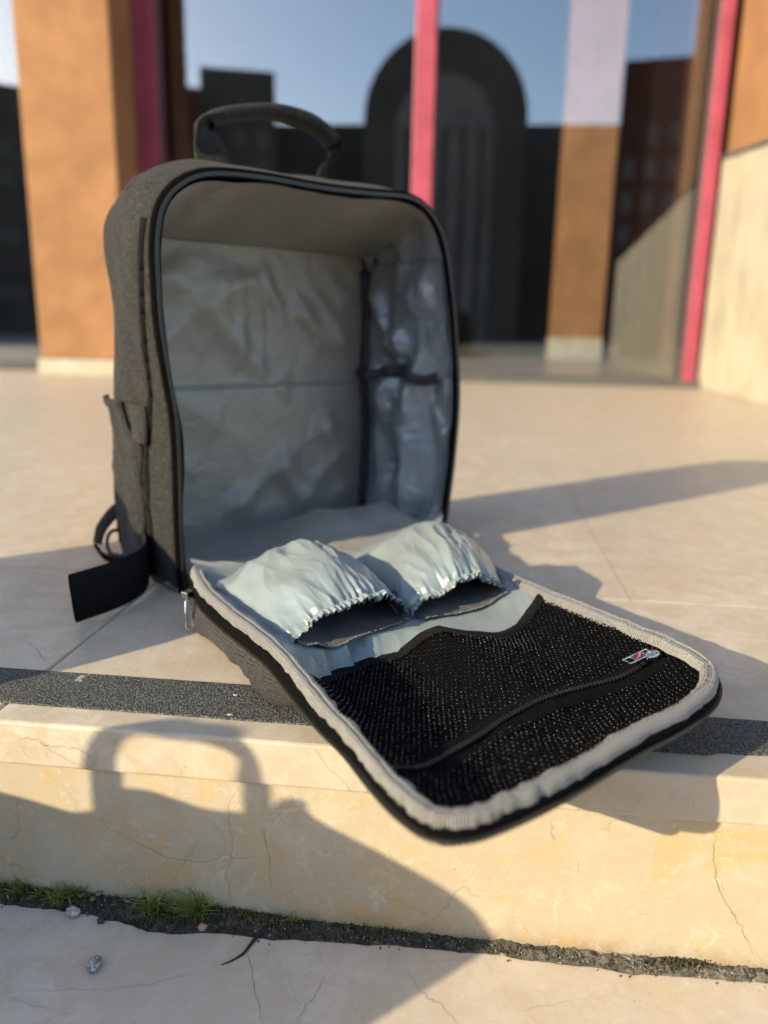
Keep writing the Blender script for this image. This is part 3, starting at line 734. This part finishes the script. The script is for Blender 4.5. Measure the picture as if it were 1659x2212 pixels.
# ------------------------------------------------------------------ two elasticated pouches on the flap
def pouch(seed, bk, op, hb, hp_, ho, lean, nr, name):
    (bl, br), (ol, orr) = bk, op
    NA_, NB_ = 260, 72
    def pt(a, b, inset=0.):
        bb = min(1, b)
        L = Vector(bl).lerp(Vector(ol), bb); R = Vector(br).lerp(Vector(orr), bb)
        base = L.lerp(R, a); w_ = sin(pi*min(1, max(0, a)))
        h_ = (hb*(1-sm(0, .22, b))+hp_*sm(0, .22, b))*(1-sm(.62, 1, b))+ho*sm(.62, 1, b) if b > .0 else hb
        arch = w_**.62
        ax = a+lean*w_*.12*(1-b)
        q = L.lerp(R, ax); q.z += (h_-inset)*arch
        fold = (ridge(a*3.1+seed, b*1.3+a*1.2)-.45)*.0075*w_*(.5+.5*b)+.004*N3(a*5+seed, b*4)*w_
        fold += ((ridge(a*7+b*2.5+seed*2, b*2.2-a*3)-.5)*.0035+(ridge(a*11-b*4+seed, b*3.5+a*2)-.5)*.0022*sm(.25, .9, b))*w_**.5
        g_ = sm(.62, .97, b); ph = 2*pi*nr*a+7.5*N3(a*3.3, seed)+3*N3(a*13, seed+2); am = .25+1.9*abs(N3(a*6+2, seed+4))
        fold += (.0018*g_*sin(ph+b*2)*w_**.4+.0013*g_*N3(a*38, b*5+seed)*w_**.4)*am*(.3+.7*sm(.80, .97, b))
        if b > .9: fold -= .0030*(1-abs(b-.925)/.022 if abs(b-.925) < .022 else 0)      # the elastic channel
        if b > .925:
            pl = (a*(nr+9)+1.3*N3(a*6, seed+9)) % 1.0; pl = 1-abs(2*pl-1); pl = pl*pl*(3-2*pl)-.5
            fold += (.0042*pl*(.55+.9*abs(N3(a*9, seed+1)))+.0012)*sm(.93, .965, b)*w_**.35
        q.z += fold*.9; n2 = (R-L).cross(Vector((0, 0, 1))).normalized()
        q += Vector((-.35*(a-.5)*0, 0, 0))
        q.y -= .010*w_*sm(.5, 1, b)+.0016*g_*sin(ph+1.2)*am*w_**.3+.003*g_*N3(a*7, 3+seed)
        q.x += fold*(a-.5)*1.4
        q.z = max(q.z, .012)
        return q
    rows = [[pt(i/NA_, j/NB_) for i in range(NA_+1)] for j in range(NB_+1)]
    # turned-in lip
    rows.append([p+Vector((0, .003, -.0022)) for p in rows[-1]])
    po = grid(name, rows, M_pouch, flap)
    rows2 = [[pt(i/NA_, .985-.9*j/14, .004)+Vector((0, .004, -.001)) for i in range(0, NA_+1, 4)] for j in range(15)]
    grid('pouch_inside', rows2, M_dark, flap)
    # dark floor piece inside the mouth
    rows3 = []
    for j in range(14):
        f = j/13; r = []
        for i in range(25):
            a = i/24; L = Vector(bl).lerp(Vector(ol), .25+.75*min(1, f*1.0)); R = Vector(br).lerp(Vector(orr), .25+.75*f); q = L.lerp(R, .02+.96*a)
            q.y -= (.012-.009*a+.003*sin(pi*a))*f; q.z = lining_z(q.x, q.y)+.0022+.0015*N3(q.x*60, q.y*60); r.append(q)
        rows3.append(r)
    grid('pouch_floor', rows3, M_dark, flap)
    # pale overlock stitches along the lip
    mm = MB(); e = rows3[-1]
    for i in range(1, 60):
        f = i/60*24; a = int(f); p = e[a].lerp(e[min(24, a+1)], f-a)
        if random.random() < .8: mm.box(p+Vector((0, random.uniform(-.0006, .0006), .0012)), (.0021, .0009, .0007), Matrix.Rotation(random.uniform(-.5, .5), 3, 'Z'))
    tag(mm.build('stitching', M_satin, flap), kind='stuff')
    return po
pouch(1.3, ((-.018, -.0955, .034), (.124, -.105, .028)), ((-.0265, -.2447, .034), (.0905, -.2435, .030)), .026, .045, .026, .3, 17, 'pouch')
pouch(6.1, ((.124, -.105, .028), (.262, -.165, .034)), ((.093, -.245, .030), (.1876, -.266, .033)), .032, .048, .025, .1, 15, 'pouch')

# loose zip slider hanging at the left hinge
m = MB(); hz = Vector((-.034, -.096, .033)); rz = Matrix.Rotation(.4, 3, 'Z')
m.box(hz+Vector((-.006, .004, .001)), (.009, .007, .006), rz); m.box(hz+Vector((-.007, .003, -.004)), (.004, .003, .006), rz)
for dx in (-.0035, .0025):
    m.tube([hz+Vector((-.007+dx*.6, .0015, -.004)), hz+Vector((-.008+dx, -.002, -.014)), hz+Vector((-.0085+dx, -.005, -.028))], .0011, 6)
m.tube([hz+Vector((-.012, -.005, -.028)), hz+Vector((-.006, -.005, -.028))], .0011, 6)
bevel(m.build('zip_slider', M_metal, BP), .0006, 2)

# ------------------------------------------------------------------ soil in the joint at the foot of the riser
uppt = [(-.60, .006), (-.2785, .0035), (.05, .0035), (1.2, .0035)]
lowt = [(-.6, -.0065), (-.323, -.0066), (-.2883, -.0058), (-.2554, -.0078), (-.2369, -.0102), (-.2185, -.013), (-.2064, -.0171), (-.1806, -.0152), (-.1568, -.0118), (-.1234, -.0122), (-.0432, -.0072), (.03, -.0056), (.1286, -.0092), (.2127, -.0052), (1.2, -.006)]
rows = []
for i in range(900):
    t_ = -.55+1.4*i/899; d0 = lin(lowt, t_)+.0022*N3(t_*45, 2)+.0012*N3(t_*140, 4); r = []
    for q in range(15):
        f = q/14; d_ = d0+(.0034-d0)*f
        r.append(W3(t_, d_, -RISE+.0002+lin([(-.6, .0085), (-.16, .0075), (-.1, .005), (0, .0035), (1.2, .0030)], t_)*sin(pi*.5*f)*sm(0, .15, f)+.0022*N3(t_*150, d_*150)*sm(0, .2, f)+.0016*N3(t_*420, d_*420)*sm(0, .2, f)))
    rows.append(r)
so = grid('joint_soil', rows, M_soil, None); tag(so, kind='stuff')
def blob(mm, c, r, seed, sq=(1, 1, 1), n=6):
    k_ = len(mm.v)
    for j in range(n//2+1):
        th = pi*j/(n//2)
        for i in range(n):
            a = 2*pi*i/n; d_ = Vector((sin(th)*cos(a)*sq[0], sin(th)*sin(a)*sq[1], cos(th)*sq[2])); rr = r*(1+.35*N3(d_.x*1.7+seed, d_.y*1.7, d_.z*1.7+seed))
            mm.v.append(Vector(c)+d_*rr)
    for j in range(n//2):
        for i in range(n): mm.f.append((k_+j*n+i, k_+j*n+(i+1) % n, k_+(j+1)*n+(i+1) % n, k_+(j+1)*n+i))
for nm, mat, cnt, r0, r1 in (('soil_grit', M_gritd, 2600, .0003, .0009), ('pale_grit', M_grit, 420, .00025, .0007)):
    mm = MB()
    for i in range(cnt):
        t_ = random.uniform(-.42, .45); lo = lin(lowt, t_); d_ = random.uniform(lo+.0012, .002) if random.random() < .97 else lo+random.gauss(0, .003)
        blob(mm, W3(t_, d_, -RISE+(.0003 if d_ < lo else lin([(-.6, .0085), (-.16, .0075), (-.1, .005), (0, .0035), (1.2, .0030)], t_)*sin(pi*.5*min(1, (d_-lo)/(.0034-lo)))+random.uniform(0, .001))), random.uniform(r0, r1), i)
    tag(mm.build(nm, mat, None), kind='stuff')

def jp(px, py, z=-RISE):      # where a line of sight through the photograph (1659 x 2212 grid) meets a level
    d_ = Fv + R2*((px-829.5)/1661) - U2*((py-1106)/1661); k_ = (z-.27)/d_.z
    return Vector((0, 0, .27))+d_*k_
def tuft(loc, n, h, spread, label, lean=(0, 0), wid=.0011, grp='grass tufts growing in the step joint'):
    V, F = [], []
    for i in range(n):
        a = random.uniform(0, 2*pi); hh = h*random.uniform(.45, 1.1); out = spread*random.uniform(.25, 1.1); wd = wid*random.uniform(.7, 1.2)
        bx, by = random.gauss(0, spread*.18), random.gauss(0, spread*.10); dx, dy = cos(a), sin(a)*.75; k_ = len(V); sd = Vector((-dy, dx, 0))
        ns = 5
        for s_ in range(ns+1):
            f = s_/ns; p = Vector((bx+dx*out*f**1.5+lean[0]*f*f, by+dy*out*f**1.5+lean[1]*f*f, hh*(f-.28*f*f*random.uniform(.6, 1.1)))); ww = wd*(1-f**2.2)*.5+.00006
            V += [p-sd*ww, p+Vector((0, 0, -ww*.7)), p+sd*ww]
        for s_ in range(ns):
            for q in (0, 1): F.append((k_+s_*3+q, k_+s_*3+q+1, k_+(s_+1)*3+q+1, k_+(s_+1)*3+q))
    o = obj('grass_tuft', V, F, M_grass, None); o.location = loc; tag(o, label, 'grass tuft', grp); return o
T0 = [((15, 1932), 26, .017, .012, 'small grass tuft at the far left end of the soil joint'),
      ((54, 1938), 46, .021, .015, 'green grass tuft second from the left end of the joint'),
      ((93, 1948), 18, .012, .010, 'short sparse grass tuft left of the pale pebble'),
      ((126, 1958), 40, .021, .014, 'upright grass tuft just behind the pale pebble'),
      ((163, 1955), 46, .021, .014, 'grass tuft touching the small round-leaved weed'),
      ((262, 1964), 10, .012, .008, 'tiny thin grass sprout alone in the middle of the soil'),
      ((328, 1980), 62, .025, .018, 'bushy grass tuft beside the second round-leaved weed'),
      ((374, 1988), 30, .017, .012, 'low grass tuft between the two bushy ones'),
      ((428, 1990), 95, .027, .021, 'largest bushy grass tuft with the pink stone chip at its foot'),
      ((632, 2000), 16, .014, .012, 'dark wispy grass tuft near the black root end')]
for (q, n, h, sp_, lb) in T0: tuft(jp(*q)+Vector((0, -.001, .004)), int(n*1.6), h*.92, sp_*.92, lb, (random.uniform(-.003, .003), -.003), .0012)
def weed(loc, n, r, label):
    root = empty('weed', loc); tag(root, label, 'weed', 'round-leaved weeds in the step joint')
    for i in range(n):
        a = 2*pi*i/n+random.uniform(-.3, .3); tip = Vector((cos(a)*r, sin(a)*r*.7, .006+random.uniform(0, .006))); V = [(0, 0, 0)]; F = []
        c = tip; e1 = Vector((cos(a), sin(a), .15)).normalized()*r*.42; e2 = Vector((-sin(a), cos(a), .1)).normalized()*r*.34
        V = [c+e1*cos(t_)+e2*sin(t_)+Vector((0, 0, .0006*cos(2*t_))) for t_ in [2*pi*j/10 for j in range(10)]]+[c+Vector((0, 0, -.0006))]; F = [(j, (j+1) % 10, 10) for j in range(10)]
        solid(obj('leaf', V, F, M_leaf, root), .0004)
    m = MB()
    for i in range(n):
        a = 2*pi*i/n; m.tube([(0, 0, 0), (cos(a)*r*.5, sin(a)*r*.4, .006)], .0004, 5)
    m.build('stem', M_leaf, root)
weed(jp(197, 1958), 5, .0065, 'small round-leaved grey-green weed right of the pale pebble')
weed(jp(297, 1972), 4, .006, 'small round-leaved weed at the left foot of the bushy grass')
def stone(name, q, r, sq, mat, label, cat, z=0, seed=1):
    mm = MB(); blob(mm, (0, 0, 0), r, seed, sq, 14); o = mm.build(name, mat, None, True); o.location = jp(*q)+Vector((0, 0, r*sq[2]*.82+z)); tag(o, label, cat); return o
stone('pebble', (159, 1980), .0056, (.95, .7, .78), M_peb2, 'pale pinkish rough pebble resting on the edge of the soil joint', 'pebble', seed=3)
stone('pebble', (204, 2092), .0056, (.78, 1.15, .7), M_peb, 'grey banded pebble lying alone on the lower step', 'pebble', seed=8)
stone('stone_chip', (437, 2010), .0034, (1, .8, .7), M_pinkst, 'small pink stone chip in front of the largest grass tuft', 'stone chip', .001, 5)
stone('clod', (219, 1992), .0028, (1, 1, .7), M_gritd, 'tiny dark clod of soil right of the pale pebble', 'clod', 0, 9)
m = MB(); a, b = jp(695, 2014), jp(742, 1990)+Vector((0, .01, .016)); m.tube([a+(b-a)*f+Vector((.0006*N3(f*5), 0, .0005*N3(f*7, 2))) for f in [i/10 for i in range(11)]], [.0011-.0004*i/10 for i in range(11)], 6)
tag(m.build('twig', M_twig, None, True), 'short pale dry twig leaning out of the soil against the riser', 'twig')
m = MB(); P = crom([jp(478, 2085)+Vector((0, 0, .0004)), jp(500, 2077)+Vector((0, 0, .0006)), jp(525, 2062)+Vector((0, 0, .0008)), jp(543, 2040)+Vector((0, 0, .001)), jp(558, 2024)+Vector((0, 0, .0018)), jp(585, 2006)+Vector((0, 0, .0035)), jp(625, 1996)+Vector((0, 0, .004))], 8)
m.tube(P, [.0003+.0011*min(1, i/30) for i in range(len(P))], 6); tag(m.build('root', M_thread, None, True), 'thin black root reaching out of the soil over the lower step', 'root')
m = MB(); P = crom([jp(1276, 2044)+Vector((0, 0, .006)), jp(1288, 2050)+Vector((0, 0, .005)), jp(1305, 2064)+Vector((0, 0, .0035)), jp(1330, 2070)+Vector((0, 0, .003)), jp(1362, 2080)+Vector((0, 0, .003))], 8)
m.tube(P, [.0022-.0014*i/len(P)+.0006*N3(i*.7) for i in range(len(P))], 7); tag(m.build('root', M_twig, None, True), 'dead curled root lying on the sunlit grey part of the joint', 'root')
mm = MB()
for i in range(420):
    c = jp(1474+random.gauss(0, 34), 2086+random.gauss(0, 7)); blob(mm, c+Vector((0, 0, .0015+random.uniform(0, .004))), random.uniform(.0005, .0012), i)
tag(mm.build('moss', NT('moss', (.045, .04, .012), .9).m, None), kind='stuff')

V, F = [], []; rm = random.Random(21)
for i in range(1900):
    t_ = rm.choice((rm.uniform(-.335, -.26), rm.gauss(-.17, .028), rm.uniform(-.30, -.02))); lo = lin(lowt, t_); f = rm.random()**.7; d_ = lo+.0012+(.0030-lo)*f
    b0 = W3(t_, d_, -RISE+lin([(-.6, .0085), (-.16, .0075), (-.1, .005), (0, .0035)], t_)*sin(pi*.5*f)); a = rm.uniform(0, 2*pi); h_ = rm.uniform(.0015, .0048); k_ = len(V)
    o_ = Vector((cos(a), sin(a), 0))*h_*.5; sd = Vector((-sin(a), cos(a), 0))*.00045
    V += [b0-sd, b0+sd, b0+o_*.5+sd*.8+Vector((0, 0, h_*.6)), b0+o_*.5-sd*.8+Vector((0, 0, h_*.6)), b0+o_*1.1+Vector((0, 0, h_*.95))]; F += [(k_, k_+1, k_+2, k_+3), (k_+3, k_+2, k_+4)]
ms = NT('green_moss', (.075, .085, .022), .8, spec=.2); ms.col(ms.mix(ms.val(ms.noise(ms.pos(), 90, 3), .35, .65), (.045, .05, .014), (.12, .13, .035)))
tag(obj('moss', V, F, ms.m, None, False), kind='stuff')

# cracks traced on the stone
up = Vector((0, 0, 1)); front = -B
for i, pts in enumerate([[(532, 2030), (545, 2107), (557, 2167), (570, 2230)], [(702, 2107), (682, 2150), (655, 2182), (640, 2230)], [(864, 2087), (894, 2122), (924, 2157), (954, 2172), (998, 2230)], [(0, 2145), (130, 2140), (270, 2135), (370, 2115), (450, 2095)], [(625, 2120), (640, 2160), (655, 2182)], [(5, 2150), (60, 2170), (130, 2190)], [(1290, 2150), (1200, 2170), (1100, 2190)]]):
    crack([jp(*q) for q in pts], (.0009, .0010, .0010, .0005, .0005, .0006, .0005)[i], lower, up, i)
def rp_(px, py, off=.0035):  # point on the riser face
    n_ = -B; P0_ = C0+B*off; d_ = Fv + R2*((px-829.5)/1661) - U2*((py-1106)/1661); o_ = Vector((0, 0, .27)); return o_+d_*((P0_-o_).dot(n_)/d_.dot(n_))
for i, (pts, w_) in enumerate([([(1549, 1795), (1541, 1850), (1549, 1912), (1569, 1952), (1599, 2002), (1634, 2077)], .0009), ([(1541, 1850), (1556, 1905), (1575, 1950)], .0005), ([(555, 1762), (575, 1815), (583, 1870), (585, 1930)], .0007), ([(555, 1765), (610, 1775), (690, 1795)], .0004), ([(440, 1805), (400, 1860), (368, 1910)], .0007), ([(45, 1700), (38, 1750), (42, 1790), (20, 1815), (0, 1800)], .0007), ([(465, 1775), (485, 1820), (497, 1860)], .0004), ([(780, 1718), (800, 1790)], .0005), ([(0, 1840), (10, 1862), (46, 1870), (50, 1890)], .0008), ([(1190, 1760), (1192, 1800), (1200, 1840)], .0006), ([(1245, 1850), (1250, 1870), (1253, 1892)], .0008)]):
    crack([rp_(*q) for q in pts], w_, riser, front, 20+i)
for i, (pts, w_) in enumerate([([(38, 1597), (62, 1594), (85, 1600), (98, 1610), (150, 1613), (170, 1618), (190, 1632), (210, 1658)], .0009), ([(40, 1600), (55, 1625), (70, 1655)], .0006), ([(88, 1602), (98, 1625), (105, 1652)], .0004), ([(170, 1562), (190, 1600), (225, 1650)], .0004), ([(350, 1622), (380, 1650), (395, 1680)], .0006), ([(1488, 1700), (1498, 1740), (1500, 1775)], .0004)]):
    crack([rp_(*q, 0) for q in pts], w_, plaza, front, 40+i)
for i, (pts, w_) in enumerate([([(100, 1440), (88, 1415), (60, 1390), (30, 1375)], .0010), ([(105, 1425), (140, 1415), (180, 1405), (200, 1385)], .0008), ([(480, 1400), (470, 1420), (473, 1440)], .0004)]):
    crack([jp(*q, 0) for q in pts], w_, plaza, up, 60+i, .0006)

# ------------------------------------------------------------------ the building behind: column, glazed front, side wall
def obox(name, t0, t1, d0, d1, z0, z1, mat, parent, bev=0):
    m = MB(); m.box(W3((t0+t1)/2, (d0+d1)/2, (z0+z1)/2), (t1-t0, d1-d0, z1-z0), Matrix.Rotation(RZ, 3, 'Z')); o = m.build(name, mat, parent)
    return bevel(o, bev, 2) if bev else o
def td(p): q = Vector(p)-C0; return q.dot(T), q.dot(B)
GD = 3.62                                        # glass plane, metres beyond the step edge
def column(t0, t1, d0, d1, label, hp_=.085):
    e = empty('column', W3((t0+t1)/2, (d0+d1)/2, 0)); inv = e.location.copy()
    tag(e, label, 'column', 'terracotta columns of the portico')
    for nm, a, z0, z1, mat in (('plinth', .012, 0, hp_, M_plinth), ('shaft', 0, hp_, 6, M_terra)):
        m = MB(); m.box((0, 0, (z0+z1)/2), (t1-t0+2*a, d1-d0+2*a, z1-z0), Matrix.Rotation(RZ, 3, 'Z')); bevel(m.build(nm, mat, e), .01, 2)
    return e
column(-2.075, -1.632, 3.14, 3.38, 'sunlit terracotta column on a pale plinth in front of the glass, left of the backpack')
column(.735, 1.185, 7.0, 7.4, 'terracotta column standing inside the building behind the glass', .2)
fac = empty('glass_building', W3(0, GD, 0)); tag(fac, 'glazed building front with pink metal mullions behind the plaza', 'building')
def fpart(name, t0, t1, d0, d1, z0, z1, mat, bev=0):
    m = MB(); m.box(Matrix.Rotation(RZ, 3, 'Z') @ Vector(((t0+t1)/2, (d0+d1)/2-GD, (z0+z1)/2)), (t1-t0, d1-d0, z1-z0), Matrix.Rotation(RZ, 3, 'Z')); o = m.build(name, mat, fac)
    return bevel(o, bev, 2) if bev else o
ML = [-8.6, -6.9, -5.2, -3.5, -1.655, -.278, 1.075]
for t_ in ML: fpart('mullion', t_-(.05 if t_ < 1 else .028), t_+(.05 if t_ < 1 else .028), GD-.07, GD+.05, .0, 6, M_pink, .006)
for t_ in ML:
    hw_ = .05 if t_ < 1 else .028
    for sgn in (-1, 1): fpart('gasket', t_+sgn*(hw_+.0005)-.004, t_+sgn*(hw_+.0005)+.004, GD-.02, GD+.02, .034, 5.95, M_coping)
for a, b in zip(ML, ML[1:]): fpart('glass_pane', a+.052, b-.052, GD-.004, GD+.006, .035, 5.9, M_glass)
fpart('sill', -8.7, 1.3, GD-.10, GD+.06, 0, .033, M_coping, .004)
fpart('head', -8.7, 1.3, GD-.10, GD+.3, 6.0, 6.5, M_terra)
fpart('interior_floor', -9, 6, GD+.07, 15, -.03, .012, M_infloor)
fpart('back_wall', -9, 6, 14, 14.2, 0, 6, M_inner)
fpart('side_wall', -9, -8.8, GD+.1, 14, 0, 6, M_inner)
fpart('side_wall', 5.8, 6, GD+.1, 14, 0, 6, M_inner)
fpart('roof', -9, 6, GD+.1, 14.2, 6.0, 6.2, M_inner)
fpart('pier', 1.55, 1.95, 7.6, 8.0, .012, 5.98, M_brown)
# side wall on the right, with travertine panels below and render above
wall = empty('side_wall', W3(1.30, GD, 0)); tag(wall, 'side wall on the right with pale travertine panels below orange render', 'wall')
def wpart(name, t0, t1, d0, d1, z0, z1, mat, bev=.004):
    m = MB(); m.box(Matrix.Rotation(RZ, 3, 'Z') @ Vector(((t0+t1)/2-1.30, (d0+d1)/2-GD, (z0+z1)/2)), (t1-t0, d1-d0, z1-z0), Matrix.Rotation(RZ, 3, 'Z')); return bevel(m.build(name, mat, wall), bev, 1)
def wz(d_): return 1.060-.10*(GD-d_)
R_ = Matrix.Rotation(RZ, 3, 'Z')
def wslope(name, t0, t1, d0, d1, za0, za1, zb0, zb1, mat):    # bottom/top heights at d0 and at d1
    m = MB(); P_ = [(t0, d0), (t1, d0), (t1, d1), (t0, d1)]; zb = [za0, za0, zb0, zb0]; zt_ = [za1, za1, zb1, zb1]
    m.v = [R_ @ Vector((x-1.30, y-GD, z)) for (x, y), z in zip(P_, zb)]+[R_ @ Vector((x-1.30, y-GD, z)) for (x, y), z in zip(P_, zt_)]
    m.f = [(0, 3, 2, 1), (4, 5, 6, 7), (0, 1, 5, 4), (1, 2, 6, 5), (2, 3, 7, 6), (3, 0, 4, 7)]
    return bevel(m.build(name, mat, wall), .004, 1)
dd = GD-.02
for i in range(6):
    wslope('travertine_panel', 1.125, 1.18, dd-.418, dd, 0, wz(dd-.418), 0, wz(dd), M_trav); dd -= .42
wslope('coping', 1.115, 1.19, GD-.80, GD-.02, wz(GD-.80)+.001, wz(GD-.80)+.018, wz(GD-.02)+.001, wz(GD-.02)+.018, M_coping)
wslope('render_wall', 1.145, 1.5, GD-.80, GD+.1, wz(GD-.80)+.02, 6, wz(GD+.1)+.02, 6, M_terra)
wslope('core', 1.1805, 1.5, GD-.80, GD+.1, 0, wz(GD-.8), 0, wz(GD+.1), M_lower)

# ------------------------------------------------------------------ buildings across the square, behind the viewer, seen in the glass
def mirror(az, dist):
    # direction seen from the camera -> real place on this side of the glass
    p = Vector((sin(radians(az))*dist, cos(radians(az))*dist, 0)); t_, d_ = td(p); return W3(t_, 2*GD-d_, 0)
def hgt(el, dist): return .27+dist*math.tan(radians(el))
def block(name, az0, az1, el, dist, mat, label, depth=9, cat='building', ribs=0, arch=False):
    a, b = mirror(az0, dist), mirror(az1, dist); c = (a+b)/2; c.z = -.45; ax = (b-a); w_ = ax.length; ax.normalize(); back = Vector((ax.y, -ax.x, 0))
    if back.y > 0: back = -back
    e = empty(name, c); tag(e, label, cat); h_ = hgt(el, dist)+.45
    R = Matrix((ax, back, Vector((0, 0, 1)))).transposed()
    if arch:
        n_ = 24; r = w_/2; zs = h_-r; prof = [Vector((-r, 0, 0))]+[Vector((-r*cos(pi*i/n_), 0, zs+r*sin(pi*i/n_))) for i in range(n_+1)]+[Vector((r, 0, 0))]
        V = [R @ p for p in prof]+[R @ (p+Vector((0, depth, 0))) for p in prof]; k_ = len(prof)
        F = [tuple(range(k_)), tuple(range(k_, 2*k_))[::-1]]+[(i, (i+1) % k_, k_+(i+1) % k_, k_+i) for i in range(k_)]
        obj('wall', V, F, mat, e, False)
    else:
        m = MB(); m.box(R @ Vector((0, depth/2, h_/2)), (w_, depth, h_), R); m.build('wall', mat, e)
    if arch:                                   # a paler recessed arch with vertical mullions
        r2 = w_*.30; z2 = (h_-w_/2)*.96; pr = [Vector((-r2, 0, 0))]+[Vector((-r2*cos(pi*i/16), 0, z2+r2*sin(pi*i/16))) for i in range(17)]+[Vector((r2, 0, 0))]; k2 = len(pr)
        V = [R @ (q+Vector((0, -.06, 0))) for q in pr]+[R @ (q+Vector((0, .1, 0))) for q in pr]
        obj('inner_arch', V, [tuple(range(k2)), tuple(range(k2, 2*k2))[::-1]]+[(i, (i+1) % k2, k2+(i+1) % k2, k2+i) for i in range(k2)], M_arch, e, False)
        for i in range(5):
            x = (-.5+(i+.5)/5)*r2*1.9; m = MB(); m.box(R @ Vector((x, -.12, z2*.5)), (.28, .14, z2), R); m.build('fin', mat, e)
        ribs = 0
    for i in range(ribs):
        x = (-.5+(i+.5)/ribs)*w_*.92; hh = h_*.8 if not arch else (h_-w_/2+sqrt(max(0, (w_/2)**2-x*x)))*.93
        nfl = 7
        for j in range(nfl):
            if random.random() < .3: continue
            m = MB(); m.box(R @ Vector((x, -.03, hh*(j+.55)/nfl)), (w_/ribs*.5, .12, hh/nfl*.6), R); m.build('window', M_win, e)
    return e
block('arched_building', -1.9, 9.2, 18.6, 44, M_concrete, 'large dark building with a semicircular arched top reflected in the glass', 10, ribs=7, arch=True)
block('office_block', -12.8, -7.9, 15.9, 42, M_concrete, 'dark grey office block reflected left of the arched building', ribs=3)
block('office_block', -18.5, -12.8, 14.7, 40, M_brick2, 'dark red block reflected next to the grey office block', ribs=3)
block('office_block', -45, -18.5, 13.5, 40, M_concrete, 'dark long block reflected at the far left edge', ribs=6)
block('office_block', -7.9, 16.5, 12.9, 50, M_concrete, 'low dark row of buildings reflected below the arched top', ribs=0)
block('office_block', 15.2, 19.5, 16.5, 38, M_brick2, 'dark brown block reflected right of the arched building', ribs=3)
block('office_block', 19.5, 32, 15, 38, M_concrete, 'dark block reflected behind the right hand wall', ribs=4)

# ------------------------------------------------------------------ two unseen packs added out of frame, outlined to cast shadows across the steps
def qs(q, s_, z=0): return Vector((-q*sin(AZ)+s_*cos(AZ), q*cos(AZ)+s_*sin(AZ), z))
def shadow_pack(s0, prof, depth, label, handle=None):
    e = empty('backpack', (0, 0, 0)); tag(e, label, 'backpack', 'unseen packs added on the lower step for their shadows')
    sil = crom([(q, z, 0) for q, z in prof], 5, True); rows = []
    cx = sum(p.x for p in sil)/len(sil); cz = sum(p.y for p in sil)/len(sil)
    for f, k_ in ((-.5, .0), (-.5, .7), (-.47, .9), (-.38, .99), (0, 1), (.38, .99), (.47, .9), (.5, .7), (.5, 0)):
        rows.append([qs(cx+(p.x-cx)*k_, s0+f*depth, max(-RISE+.001, cz+(p.y-cz)*k_)) for p in sil])
    grid('shell', rows, M_canvas, e, closed=True)
    if handle:
        hp2 = crom([qs(q, s0, z) for q, z in handle], 6)
        strap('handle', hp2, .026, lambda f: .016-.008*sm(.12, .32, f)+.006*sm(.7, .88, f), M_hand, e, qs(0, 1)-qs(0, 0), 12)
    return e
TE = math.tan(EL); s2, s3 = -.40, -.30
o2 = (s2+.075+.6)*TE; o3 = (s3+.07+.6)*TE; oh = (s2+.6)*TE
def zz(z, o): return z-o
pr2 = [(q, max(-RISE+.002, z-o2)) for q, z in [(.60, .175), (.553, .187), (.517, .206), (.502, .22), (.494, .236), (.484, .244), (.466, .245), (.455, .245), (.44, .250), (.420, .262), (.412, .276), (.402, .281), (.398, .270), (.366, .260), (.336, .249), (.323, .240), (.316, .229), (.311, .21), (.311, .12), (.32, -.05), (.60, -.05)]]
shadow_pack(s2, pr2, .16, 'unseen dark backpack added on the lower step beside the camera to cast a shadow', [(q, z-oh) for q, z in [(.497, .20), (.497, .24), (.492, .268), (.480, .288), (.462, .295), (.444, .301), (.430, .299), (.425, .288), (.425, .262), (.425, .22)]])
pr3 = [(q, max(-RISE+.002, z-o3)) for q, z in [(.598, .10), (.598, .25), (.604, .30), (.62, .335), (.66, .345), (.72, .356), (.8, .39), (.88, .43), (.925, .447), (.946, .44), (.952, .40), (.95, .1), (.94, -.06), (.61, -.06)]]
shadow_pack(s3, pr3, .15, 'unseen dark backpack added at the foot of the riser to cast a shadow left of the open one')
